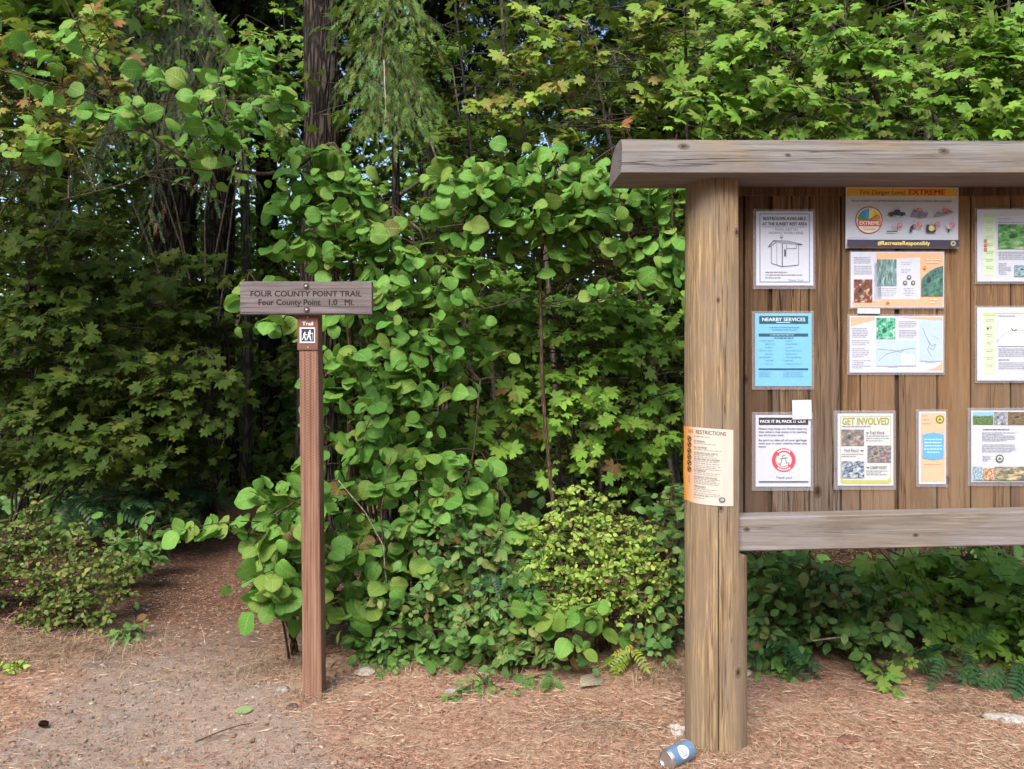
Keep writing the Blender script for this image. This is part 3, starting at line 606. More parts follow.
# --- orange bookmark
s=poster('narrow_orange_notice','narrow orange laminated notice with a blue scalloped panel','notice',918.5,411.5,945.5,484,paper((.50,.535,.63)),2.6)
SAL=(.80,.42,.29); BLU=(.12,.36,.72); s.rect('orange_panel',SAL,920.5,413,944.5,481.5)
for i in range(3): s.lines('printed_text',(.45,.20,.12),922.5,415+i*3.9,932-(i==0)*3,417+i*3.9,1,.8,i)
s.disc('badge',(.16,.17,.03),939.5,419.4,4.3,28,r0=2.9); s.disc('badge',(.55,.48,.12),939.5,419.4,2.9,24); s.poly('badge_centre',(.08,.14,.06),[(937.4,420.4),(939.3,417.6),(941.5,420.4)])
pts=[(922,434.5),(926,433.2),(930,433),(932.5,431.8),(935,433),(939,433.2),(943,434.5),(943.3,440),(943,447),(943.3,452),(943,457.5),(939,458.8),(935,459),(932.5,460.2),(930,459),(926,458.8),(922,457.5),(921.7,452),(922,447),(921.7,440)]
s.poly('blue_panel',BLU,pts); s.lines('panel_lettering',(.50,.68,.86),923.5,438,941.5,454,5,1.0,1,True); s.lines('printed_text',(.45,.20,.12),922.5,463.6,941.5,465.4,1,.8,4,True); s.done()
# --- photo strip sheet
s=poster('photo_strip_notice','white laminated sheet with strips of scenery photos, lower right of the board','notice',971,410.5,1040,482,PAPER,3.5)
s.rect('picture',photo_mat('strip_mountain',[(.03,.07,.03),(.08,.14,.05),(.14,.22,.09)],6,.8,sky=((.22,.45,.72),.45)),972.5,412,993,425); s.rect('picture',photo_mat('strip_camp',[(.05,.05,.06),(.30,.30,.32),(.16,.20,.30),(.62,.62,.62)],6,1),993.4,412,1007,425); s.rect('picture',photo_mat('strip_creek',[(.03,.04,.025),(.12,.10,.06),(.22,.15,.10),(.10,.14,.08)],6,1),1007.4,412,1038.5,425)
s.lines('heading_small',BLK,982.5,428.5,1016,431,1,.8,1); s.lines('printed_text',GRY,981.5,432,1016,441.5,6,.55,2); s.lines('printed_text',GRY,981.5,444,1016,452.5,5,.55,3); s.lines('printed_text',GRY,982,455.5,990,461.5,4,.5,4)
s.disc('badge',(.05,.10,.06),999,458.4,4.,28,r0=2.8); s.disc('badge',(.50,.52,.50),999,458.4,2.8,24); s.poly('badge_centre',(.05,.12,.06),[(997,459.6),(998.9,456.6),(1001,459.6)])
s.rect('picture',photo_mat('strip_waterfall',[(.03,.09,.14),(.08,.22,.30),(.50,.58,.62)],6,1),972,466.5,982,480); s.rect('picture',photo_mat('strip_picnic',[(.28,.12,.07),(.62,.42,.22),(.20,.08,.07),(.72,.62,.50)],6,1),982.4,468,993,480); s.rect('picture',photo_mat('strip_crowd',[(.08,.11,.16),(.45,.32,.22),(.06,.12,.06),(.70,.55,.35)],6,1),993.4,466.5,1038,480); s.done()
# --- fire restrictions sheet wrapped round the log
RW=KR*1.012+.0015
t=NT('orange_fading_paper'); u=t.sep(t.attr('luv')); b=t.mix(t.ramp(u[0],.02,.52),(.68,.27,.045),(.55,.51,.455)); t.pbr(b,.5,.3); OFP=t.m
root=thing('fire_restriction_sheet','sheet headed FIRE RESTRICTIONS, orange at one edge, wrapped round the log post','notice',(KX,KY-RW,1.0))
def mpw(V2,dy):
    u_=(V2[:,0]-683.)/(732.-683.); a=np.radians(-92+u_*109); r=RW+dy*.8+.004*np.exp(-((u_-.02)/.10)**2)*(1+.4*np.sin(V2[:,1]*.11))+.004*np.exp(-((u_-1.0)/.06)**2)
    z=EYE-(V2[:,1]-CY)*2.93/F-.006*np.sin(u_*PI)*((V2[:,1]-467)/40)*.3
    z=z - .010*(u_-.5)
    return np.c_[KX+r*np.sin(a),KY-r*np.cos(a),z]
s=Sheet(root,mpw)
n=28; mm=6; xs=np.linspace(683,732,n+1); ys=np.linspace(428.5,504.5,mm+1); V=np.array([(x,y) for y in ys for x in xs]); gg=Geo(); gg.add(mpw(V,0),[(j*(n+1)+i,(j+1)*(n+1)+i,(j+1)*(n+1)+i+1,j*(n+1)+i+1) for j in range(mm) for i in range(n)],(.5,.5,.5),np.c_[(V[:,0]-683)/49,(V[:,1]-428)/76]); obj('paper',gg,OFP,root,smooth=True)
# wrapped: px along u are angular, spread the print accordingly
def ux(px): # where a photo pixel column sits on the wrapped sheet
    aa=np.radians(np.linspace(-92,30,400)); q=CX+F*(KX+RW*np.sin(aa))/(KY-RW*np.cos(aa)); i=int(np.argmin(q)); return 683+(math.degrees(np.interp(px,q[i:],aa[i:]))+92)/109*49
OLT=(.30,.13,.03)
s.text('heading',OLT,'FIRE',ux(688.5),ux(693.5),434.8,3.8,.02); s.text('heading',(.10,.09,.09),'RESTRICTIONS',ux(696),ux(726),434.8,4.,.02)
s.lines('printed_text',GRY,ux(694),436.6,ux(720),438.4,1,.6)
for i,(y,nl) in enumerate(((441,2),(447,2),(452.5,3),(458.5,2),(463,4),(470,3),(476.5,5),(486,2),(490.5,3))):
    s.text('printed_text',(.16,.15,.15),('NO SMOKING','NO CAMPFIRES','NO RECREATIONAL USE OF','NO OPEN FIRES OR COOKING','STOVES ONLY','NO CHAINSAWS','NO DRIVING OFF ROADS','FIREWORKS','TARGETS PROHIBITED')[i],ux(694),ux((705,707,718,720,701,706,717,706,712)[i]),y+2.2,2.,.01) if i in (0,1,2,3,5,6,7) else s.lines('printed_text',GRY,ux(694),y,ux(720),y+2.6,1,.6,i)
    s.lines('printed_text',GRY,ux(694),y+2.6,ux(721),y+2.6+nl*1.2,max(1,nl-1),.45,i+5)
for y in (440.5,446.5,453,459,465,471.5): s.disc('pictogram',(.12,.06,.02),ux(689.6),y,2.8,20,r0=2.0); s.line('pictogram',(.12,.06,.02),[(ux(688.6),y+1.2),(ux(690.6),y-1.2)],1.6)
s.line('pictogram',(.30,.15,.05),[(ux(689.6),478),(ux(689.6),484),(ux(690.6),484.5)],.8); s.line('border',(.55,.55,.55),[(ux(723.8),437),(ux(723.8),492)],.4); s.disc('badge',(.13,.14,.16),ux(722),498.3,2.6,22); s.disc('badge_centre',(.38,.40,.42),ux(722),498.3,1.4,14); s.lines('printed_text',GRY,ux(694),495.5,ux(708),500,2,.5,3); s.done()

# ------------------------------------------------------------------ trail sign
SX,SY=-.893,3.485; LEAN=.0105
t=NT('incised_redwood'); co=t.coord(); xyz=t.sep(co)
gr=t.noise(co,60,5,.65,.4,(1,1,.03)); b=t.mix(t.ramp(gr,.3,.7),(.185,.092,.062),(.325,.195,.140)); b=t.mix(t.ramp(t.noise(co,3,4,.6,0,(1,1,.4)),.5,.8,0,.5),b,(.33,.22,.165))
def dash(v,off):
    fx=t.math('FRACT',t.math('MULTIPLY',t.math('ADD',v,off),72.)); cx_=t.ramp(t.math('ABSOLUTE',t.math('SUBTRACT',fx,.5)),.07,.16,1,0)
    row=t.math('FLOOR',t.math('MULTIPLY',t.math('ADD',v,off),72.)); fz=t.math('FRACT',t.math('ADD',t.math('MULTIPLY',xyz[2],78.),t.math('MULTIPLY',row,.5))); cz=t.ramp(t.math('ABSOLUTE',t.math('SUBTRACT',fz,.5)),.18,.28,1,0)
    return t.math('MULTIPLY',cx_,cz)
d=t.math('MULTIPLY',t.math('MAXIMUM',dash(xyz[0],.0),dash(xyz[1],.0)),.8)
b=t.mix(d,b,(.075,.032,.02)); t.pbr(b,.8,.2,normal=t.bump(t.math('SUBTRACT',t.math('MULTIPLY',gr,.4),d),.6,.006)); POSTM=t.m
SIGNW=wood_mat('sign_timber',(.12,.088,.08),(.12,.098,.092),(.215,.175,.165),(.18,.155,.162),axis=0,grain=1.5,grey_amt=.7,crack=.7,rough=.85)
sign=thing('trail_sign','trail signpost with a routed FOUR COUNTY POINT TRAIL board on a red brown post','sign',(SX,SY,0))
def lean(g):
    for v in g.V: v[:,0]-= v[:,2]*LEAN+ (v[:,1]-SY)*.0
    return g
g=Geo(); g.box((SX-.042,SY-.045,-.3),(SX+.042,SY+.045,1.84),(.5,.5,.5),.004); obj('post',lean(g),POSTM,sign)
sb=Geo(); yb=SY-.045
yf=yb-.034; bx0,bx1=(240.-CX)*yf/F,(372.-CX)*yf/F; bz1,bz0=EYE-(281.5-CY)*yf/F,EYE-(314.5-CY)*yf/F
sb.box((bx0,yb-.034,bz0),(bx1,yb-.0005,bz1),(.5,.1,.4),.003); board=obj('sign_board',sb,SIGNW,sign)
SYF=yb-.034
def mps(V2,dy):
    sp=(yb-.034)/F; return np.c_[(V2[:,0]-CX)*sp, np.full(len(V2),SYF-.0003-dy), EYE-(V2[:,1]-CY)*sp]
s=Sheet(board,mps); LT=(.022,.016,.016)
s.text('routed_lettering',LT,'FOUR COUNTY POINT TRAIL',250.5,362,296.4,5.6,.035); s.text('routed_lettering',LT,'Four County Point   1.0   Mi.',258.5,354,305.,5.9,.035); s.done()
STEEL=plain('zinc_bolt',(.62,.62,.62),.35,.5,.8); RUST=plain('dark_washer',(.06,.045,.04),.7)
for (px,py) in ((306.3,286),(306.8,309.8)):
    c=P(px,py,yb-.034)
    g=Geo(); g.tube([c+[0,.001,0],c+[0,-.003,0]],[.0135,.013],18); w=obj('washer',g,RUST,sign)
    g=Geo(); g.tube([c+[0,-.0031,0],c+[0,-.007,0],c+[0,-.009,0]],[.0062,.0058,.004],12); obj('bolt',g,STEEL,w)
PLT=plain('brown_marker_plate',(.17,.075,.055),.6,.3); g=Geo(); mz1,mz0=EYE-(314.8-CY)*yb/F,EYE-(350-CY)*yb/F; mx0,mx1=(297.6-CX)*yb/F,(318.3-CX)*yb/F
g.box((mx0,yb-.006,mz0),(mx1,yb-.0006,mz1),(.5,.5,.5),.0012); mk=obj('trail_marker',g,PLT,sign)
def mpm(V2,dy): sp=yb/F; return np.c_[(V2[:,0]-CX)*sp, np.full(len(V2),yb-.0063-dy), EYE-(V2[:,1]-CY)*sp]
s=Sheet(mk,mpm); WH=(.78,.76,.78)
s.text('marker_lettering',WH,'Trail',302.6,313.5,325.4,3.7,.03); s.rect('white_panel',WH,300.2,327.6,315.4,343); s.rect('dark_panel',(.035,.035,.07),301.8,328.8,314.6,341.6)
def hiker(ox,oy,k):
    q=lambda pts:[(ox+a*k,oy+b*k) for a,b in pts]
    s.disc('hiker_symbol',(.74,.76,.80),ox+.6*k,oy-6.1*k,1.05*k,12); s.poly('hiker_symbol',(.74,.76,.80),q([(-1.7,-4.7),(.9,-5),(1.4,-2.2),(.4,-.4),(-1.6,-.6)])); s.poly('hiker_symbol',(.74,.76,.80),q([(-1.6,-.8),(-.2,-.5),(-1.6,2.2),(-2.9,5),(-4.1,5),(-2.6,1.8)])); s.poly('hiker_symbol',(.74,.76,.80),q([(-.6,-.8),(.6,-.6),(1.5,1.8),(1.9,5),(3.2,5),(3.2,5.7),(.6,5.7),(.3,2.4)][:]))
    s.line('hiker_symbol',(.74,.76,.80),q([(.9,-4.3),(2.5,-2.4),(4.0,-2.8)]),.8*k); s.line('hiker_symbol',(.74,.76,.80),q([(4.0,-4),(4.3,5.6)]),.4*k)
hiker(310.0,335.8,.80); hiker(305.0,336.6,.66); s.done()
for (px,py) in ((308,317.3),(308.3,347.2)):
    c=P(px,py,yb); c[1]=yb-.006; g=Geo(); g.tube([c+[0,.0005,0],c+[0,-.0015,0]],.003,10); obj('screw',g,STEEL,mk)

# ------------------------------------------------------------------ can and odds and ends on the ground
def tint_paint(name,c,rough=.3): return plain(name,c,rough,.5,.35,var=.04)
CANB=tint_paint('blue_can_enamel',(.19,.32,.52)); ALU=plain('bare_aluminium',(.72,.73,.76),.28,.5,.9,var=.03); WHT=plain('white_can_print',(.72,.78,.86),.35)
ca=np.array([.612,2.84,.0365]); ax=unit(np.array([.775,.63,.0])); R0=.0355; CL=.142
can=thing('beverage_can','blue drinks can with a round white emblem lying at the log post foot','can',(ca[0],ca[1],0))
upv=np.array([0,0,1.]); sidev=np.cross(ax,upv)
def can_pt(s_,r,th): 
    r=r*(1-.06*math.exp(-((s_-.02)/.02)**2)*max(0,math.cos(th-1.9)))
    return ca+ax*s_+(upv*math.sin(th)+sidev*math.cos(th))*r
def lathe(g,prof,n=40,cap=(True,True)):
    V=[can_pt(s_,r,2*PI*j/n) for s_,r in prof for j in range(n)]
    fc=[(i*n+j,i*n+(j+1)%n,(i+1)*n+(j+1)%n,(i+1)*n+j) for i in range(len(prof)-1) for j in range(n)]
    if cap[0]: fc.append(tuple(range(n)))
    if cap[1]: fc.append(tuple((len(prof)-1)*n+j for j in range(n)))
    g.add(V,fc)
h=CL/2
g=Geo(); lathe(g,[(-h+.014,R0)]+[(v,R0) for v in np.linspace(-h+.02,h-.016,9)]+[(h-.011,R0*.985)],cap=(False,False)); obj('can_body',g,CANB,can,smooth=True,recalc=True)
g=Geo(); lathe(g,[(-h+.014,R0),(-h+.006,R0*.90),(-h+.002,R0*.83),(-h,R0*.83),(-h,R0*.79),(-h+.005,R0*.77)],cap=(False,True)); obj('can_lid',g,ALU,can,smooth=False,recalc=True)
g=Geo(); lathe(g,[(h-.011,R0*.985),(h-.004,R0*.86),(h,R0*.76),(h-.004,R0*.66),(h-.009,R0*.35)],cap=(False,True)); obj('can_base',g,ALU,can,recalc=True)
def mpc(V2,dy): # round emblem facing up and to the front of the can
    return np.array([can_pt(a,R0+.0004+dy,th0+b/R0) for a,b in V2])
# the angle on the can facing the camera
vc=unit(np.array([0,0,EYE])-ca); th0=math.atan2(np.dot(vc,upv),np.dot(vc,sidev))
s=Sheet(can,mpc); s._ccw=lambda V,f: True
def ring2(part,mat,r,r0,n=36,m=5):
    rs=np.linspace(r0,r,m); V=[(-.002+q*math.cos(a),q*math.sin(a)) for q in rs for a in np.arange(n)*2*PI/n]; s._add(part,mat,V,[(i*n+j,i*n+(j+1)%n,(i+1)*n+(j+1)%n,(i+1)*n+j) for i in range(m-1) for j in range(n)])
ring2('emblem',WHT,.026,.0002)
for pts in ([(-.012,.006),(-.006,.009),(-.004,.004),(-.010,.002),(-.004,-.002),(-.011,-.006)],[(.0,.008),(-.001,-.006),(.004,-.007)],[(.004,.008),(.009,.005),(.005,.001),(.010,-.003),(.006,-.008)],[(-.013,-.010),(.0,-.0125),(.010,-.010)],[(-.012,.012),(0,.0135),(.009,.0115)]):
    q=[(a*1.2-.002,b*1.2) for a,b in pts]
    for a,b in zip(q[:-1],q[1:]):
        s.line('emblem_lettering',(.05,.09,.20),[a,b],.0021)
s.done()
def gz(x,y): return float(ground_h(x,y))
def stone(name,label,px,py,rx,ry,h,mat,seed,cat='stone',up=.5):
    c=GP(px,py); r_=np.random.default_rng(seed); n=14; V=[]
    for lv,(sc2,z) in enumerate(((1.,-.3),(1.05,.25),(.8,.8),(.35,1.))):
        for j in range(n):
            a=2*PI*j/n; q=sc2*(1+.14*math.sin(2*a+seed)+.10*math.sin(3*a+seed*2))*r_.uniform(.93,1.07); V.append((c[0]+rx*q*math.cos(a),c[1]+ry*q*math.sin(a),gz(c[0],c[1])+h*z*r_.uniform(.9,1.1)))
    fc=[(i*n+j,i*n+(j+1)%n,(i+1)*n+(j+1)%n,(i+1)*n+j) for i in range(3) for j in range(n)]+[tuple(3*n+j for j in range(n))]
    g=Geo(); g.add(V,fc); return tag(obj(name,g,mat,loc=(c[0],c[1],gz(c[0],c[1])),smooth=True),label,cat)
STN=plain('pale_stone',(.40,.37,.35),.9,.2,var=.3); DKS=plain('dark_stone',(.10,.075,.06),.9,.2,var=.4); CONE=plain('pine_cone_scales',(.085,.045,.028),.9,.15,var=.6)
stone('stone','flat pale grey stone half buried near the right edge of the clearing',1008,721,.085,.05,.014,STN,3)
stone('stone','grey stone in the straw just right of the signpost foot',283,692,.032,.025,.018,plain('grey_stone',(.27,.245,.235),.9,.2,var=.3),5)
stone('stone','small dark lump of rock just right of the signpost foot, below the grey stone',292,708,.022,.018,.018,DKS,7)
stone('stone','lilac grey stone at the edge of the undergrowth between signpost and log post',452,693,.028,.018,.016,plain('lilac_stone',(.30,.27,.31),.9,.2,var=.2),9)
stone('stone','reddish dark stone right of the log post in the needles',848,743,.04,.024,.02,plain('red_stone',(.17,.085,.06),.9,.2,var=.3),13)
stone('stone','white stone lying against the weeds right of the log post',764,668,.038,.025,.025,plain('white_stone',(.50,.47,.44),.9,.2,var=.2),21)
# cone
c=GP(43,727); g=Geo(); r_=np.random.default_rng(4)
for i in range(46):
    f=i/46; a=i*2.4; rr=.013*math.sin(PI*(.12+.8*f)); p0=np.array([c[0]-.017+.034*f,c[1]+rr*.5*math.cos(a),.013+rr*.5*math.sin(a)]); o_=np.array([.5,math.cos(a),math.sin(a)]); o_=o_/np.linalg.norm(o_); sd=np.cross(o_,[1,0,0])*.008
    sd=sd*.65; g.add([p0-sd*.6,p0+sd*.6,p0+o_*.008+sd,p0+o_*.0095,p0+o_*.008-sd],[(0,1,2,3,4)],(r_.random(),.5,.5))
g.tube([c+[-.018,0,.013],c+[0,0,.013],c+[.02,0,.011]],[.005,.009,.003],8); tag(obj('fir_cone',g,CONE,loc=(c[0],c[1],0)),'small dark fir cone on the bare gravel at lower left','cone')
# crumpled clear plastic
t=NT('clear_plastic'); p=t.n('ShaderNodeBsdfPrincipled'); p.inputs['Base Color'].default_value=(.72,.70,.68,1); p.inputs['Roughness'].default_value=.2; p.inputs['Alpha'].default_value=.45; t.l(p.outputs[0],t.out.inputs[0])
c=GP(678,738); c[2]=gz(c[0],c[1]); n=6; V=[]; r_=np.random.default_rng(8)
for j in range(n+1):
    for i in range(n+1):
        f=j/n; V.append((c[0]+(i/n-.5)*(.028+.045*f)+r_.normal(0,.002),c[1]-.012+.03*f+r_.normal(0,.004),c[2]+.004+.042*f+r_.normal(0,.004)))
g=Geo(); g.add(V,[(j*(n+1)+i,j*(n+1)+i+1,(j+1)*(n+1)+i+1,(j+1)*(n+1)+i) for j in range(n) for i in range(n)]); tag(obj('plastic_scrap',g,t.m,loc=(c[0],c[1],c[2])),'crumpled scrap of clear plastic leaning at the base of the log post beside the can','scrap')

# ------------------------------------------------------------------ leaf shapes
def T_(V,F,U):
    return dict(V=np.array(V,float),L=np.concatenate([np.array(f) for f in F]).astype(int),S=np.array([len(f) for f in F]),U=np.array(U,float))
def oval_leaf(ws, ts, cols=5, fold=.18, curl=.22, wav=.03, serr=0., twist=0., seed=0):
    r=np.random.default_rng(seed); V=[];U=[];F=[]
    us=np.linspace(-1,1,cols); ph=r.uniform(0,6)
    for i,(w,t_) in enumerate(zip(ws,ts)):
        for u in us:
            ww=w*(1+serr*(r.random()-.3)*(abs(u)>.9)); x=ww*u
            z=fold*abs(x)*(1-.5*abs(u))*1.4 - curl*(t_**2)*.8 - .28*curl*u*u*w*1.5 + wav*math.sin(7*t_+3*u+ph)*abs(u) + twist*x*t_
            V.append((x,t_+serr*.25*(r.random()-.5)*(abs(u)>.9),z)); U.append((u,t_,0))
    for i in range(len(ts)-1):
        for k in range(cols-1): F.append((i*cols+k,i*cols+k+1,(i+1)*cols+k+1,(i+1)*cols+k))
    return T_(V,F,U)
def maple_leaf(lobes=7, simple=False, droop=.28, seed=0):
    r=np.random.default_rng(seed); A=[-128,-84,-41,0,41,84,128] if lobes==7 else [-95,-48,0,48,95]
    Lh=[.40,.58,.70,.76,.70,.58,.40] if lobes==7 else [.46,.66,.76,.66,.46]
    out=[]
    for i,(a,l) in enumerate(zip(A,Lh)):
        a+=r.uniform(-4,4); l*=r.uniform(.92,1.08)
        if simple: out.append((a,l))
        else: out+= [(a-15,l*.74),(a-9,l*.86),(a-5,l*.87),(a,l),(a+5,l*.87),(a+9,l*.86),(a+15,l*.74)]
        if i<len(A)-1:
            m=(A[i]+A[i+1])/2; out.append((m,.66*(Lh[i]+Lh[i+1])/2*.9))
    V=[(0,0,0)];U=[(0,0,0)]; ph=r.uniform(0,6)
    inner=[]; 
    for a,l in out:
        q=math.radians(a); x=l*math.sin(q); y=l*math.cos(q); z=-droop*l*l+.05*math.sin(3.5*q+ph)*l; V.append((x,y,z))
        d=min(abs(a-b) for b in A); U.append((d/16*.9,l,0))
    n=len(out); F=[(0,i+1,i+2)[::-1] for i in range(n-1)]
    return T_(V,F,U)
HZT=[0,.05,.15,.30,.47,.64,.79,.91,1.]; HZW=[.14,.31,.42,.485,.50,.46,.36,.20,.01]
HAZEL=[oval_leaf(HZW,HZT,5,.14+.09*k,.16+.14*k,.045,.13,(-.25,.15,.3,-.1)[k],k) for k in range(4)]
OVW=[.03,.16,.28,.33,.31,.24,.13,.01]; OVT=[0,.08,.24,.42,.58,.74,.89,1.]
OVATE=[oval_leaf(OVW,OVT,5,.25,.2+.1*k,.02,.02,0,k+9) for k in range(3)]
SMALL=[oval_leaf([.06,.30,.36,.22,.02],[0,.25,.52,.8,1.],3,.3,.15+.15*k,.03,0,0,k+20) for k in range(3)]
MAPLE=[maple_leaf(7,False,.22+.14*k,k) for k in range(3)]
MAPLE_S=[maple_leaf(7,True,.2+.2*k,k+5) for k in range(3)]
def pinnate(n,lw,ll,seed,droop=.25):
    r=np.random.default_rng(seed); V=[];F=[];U=[]
    base=oval_leaf([.04,.5,.48,.26,.02],[0,.22,.5,.8,1.],3,.2,.3,.0,0,0,seed)
    def put(p,ang,l):
        c,s=math.cos(ang),math.sin(ang); o=len(V)
        for (x,y,z),u in zip(base['V'],base['U']):
            x2=x*lw*2*l/ll; y2=y*l; V.append((p[0]+x2*c-y2*s,p[1]+x2*s+y2*c,p[2]+z*l)); U.append(tuple(u))
        k=0
        for sz in base['S']: F.append(tuple(base['L'][k:k+sz]+o)); k+=sz
    for i in range(n):
        t_=.18+.74*i/(n-1); z=-droop*t_*t_; l=ll*(1-.35*abs(t_-.45))
        for sd in (-1,1): put((0,t_,z),sd*-1.15+r.normal(0,.08),l)
    put((0,.94,-droop*.9),0,ll)
    o=len(V); 
    for t_ in np.linspace(0,.95,6): V.extend([(-.006,t_,-droop*t_*t_),(.006,t_,-droop*t_*t_)]); U.extend([(0,t_,0)]*2)
    for i in range(5): F.append((o+2*i,o+2*i+1,o+2*i+3,o+2*i+2))
    return T_(V,F,U)
PINN=[pinnate(7,.055,.26,k,.2+.15*k) for k in range(3)]
FROND=[pinnate(13,.022,.17,k+5,.35+.2*k) for k in range(2)]
def sprig(nn, nl, nw, seed, flat=.5):
    r=np.random.default_rng(seed); V=[];F=[];U=[]
    def quad(a,b,w,side):
        o=len(V); m=a+(b-a)*.5; V.extend([a,m+side*w,b,m-side*w]); U.extend([(0,0,0)]*4); F.append((o,o+1,o+2,o+3))
    for i in range(nn):
        t_=.02+.96*(i+r.random()*.6)/nn; th=r.uniform(0,2*PI); rad=np.array([math.cos(th),0,math.sin(th)*flat]); d=unit(rad*1.+np.array([0,.75+.5*t_,-.1])); a=np.array([0,t_,-.12*t_*t_]); l=nl*r.uniform(.75,1.1)*(1-.25*t_)
        quad(a,a+d*l,nw,unit(np.cross(d,[.1,.2,1])))
    quad(np.array([0,0,0.]),np.array([0,.5,-.03]),.012,np.array([1.,0,0])); quad(np.array([0,.45,-.024]),np.array([0,1.,-.12]),.008,np.array([1.,0,0]))
    return T_(V,F,U)
SPRIG=[sprig(54,.25,.0105,k,.7) for k in range(3)]
SPRIG_F=[sprig(24,.30,.030,k+7,.7) for k in range(3)]

# ------------------------------------------------------------------ foliage colours (leaf albedo by species, two with shade mixed in)
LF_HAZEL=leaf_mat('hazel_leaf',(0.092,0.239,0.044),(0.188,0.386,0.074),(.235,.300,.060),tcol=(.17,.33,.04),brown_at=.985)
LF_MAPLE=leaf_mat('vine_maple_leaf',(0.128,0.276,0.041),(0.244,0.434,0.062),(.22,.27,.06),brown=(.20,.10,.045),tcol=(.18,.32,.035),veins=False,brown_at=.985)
LF_MAPLEY=leaf_mat('turning_maple_leaf',(0.157,0.281,0.044),(0.283,0.408,0.062),(.30,.23,.07),brown=(.30,.13,.055),tcol=(.24,.30,.04),veins=False,brown_at=.93)
LF_MAPLE_SHADED=leaf_mat('shade_darkened_maple_leaf',(.036,.070,.012),(.066,.108,.018),(.12,.14,.025),tcol=(.14,.22,.02),veins=False,brown_at=.99,spec=.12,rough=.6)  # darkened copy of the maple leaf, forest shade put into its colour
LF_SNOW=leaf_mat('small_shrub_leaf',(0.202,0.342,0.061),(0.367,0.515,0.100),(0.475,0.489,0.147),brown=(.36,.22,.11),tcol=(.28,.42,.07),veins=False,brown_at=.965,trans=.3)
LF_OLIVE_SHADED=leaf_mat('olive_leaf_shaded',(.075,.135,.030),(.145,.205,.045),(.30,.29,.075),brown=(.26,.15,.08),tcol=(.18,.24,.04),veins=False,brown_at=.955,trans=.24)  # olive leaf, dulled so the left bank's shade is in the colour
LF_SALAL=leaf_mat('leathery_leaf',(0.063,0.151,0.034),(0.124,0.261,0.051),(.15,.21,.05),tcol=(.10,.22,.03),rough=.42,spec=.3,brown_at=.975,trans=.24)
LF_BRAMBLE=leaf_mat('bramble_leaf',(0.076,0.186,0.050),(0.153,0.292,0.078),(.26,.25,.075),brown=(.25,.10,.05),tcol=(.16,.28,.05),brown_at=.955,trans=.26)
LF_GRAPE=leaf_mat('holly_leaflet',(.022,.070,.028),(.045,.120,.042),(.10,.19,.05),rough=.42,spec=.3,veins=False,trans=.18,tcol=(.06,.15,.03),brown_at=.99)
LF_GRAPEY=leaf_mat('young_leaflet',(.18,.28,.04),(.28,.36,.06),(.40,.36,.07),rough=.38,veins=False,trans=.25,brown_at=.97,tcol=(.3,.4,.05))
NEEDLE=leaf_mat('fir_needle',(0.115,0.250,0.061),(0.216,0.392,0.088),(.25,.34,.08),veins=False,trans=.28,rough=.5,brown=(.26,.15,.06),brown_at=.985,tcol=(.2,.33,.06))
NEEDLED=leaf_mat('old_fir_needle',(0.055,0.113,0.060),(0.113,0.184,0.092),(.14,.18,.08),veins=False,trans=.15,rough=.55,brown=(.26,.15,.08),brown_at=.95,tcol=(.10,.18,.06))
FARLEAF=leaf_mat('distant_leaf',(0.066,0.143,0.024),(0.160,0.269,0.039),(.17,.22,.05),veins=False,trans=.32,tcol=(.16,.28,.03),brown_at=.985)
STEM=bark_mat('brown_twig_bark',(.055,.036,.024),(.14,.10,.068),6,None,.002)
STEMG=bark_mat('grey_twig_bark',(.040,.032,.025),(.125,.105,.085),6,(.11,.115,.08),.002)
DEADTW=bark_mat('dead_twig_bark',(.24,.19,.15),(.46,.40,.34),6,None,.002)
BARK=bark_mat('furrowed_fir_bark',(.014,.011,.009),(.085,.067,.055),1.7,(.060,.060,.044),.05)
BARKG=bark_mat('grey_alder_bark',(.05,.045,.038),(.15,.14,.12),1.3,(.16,.18,.12),.02)

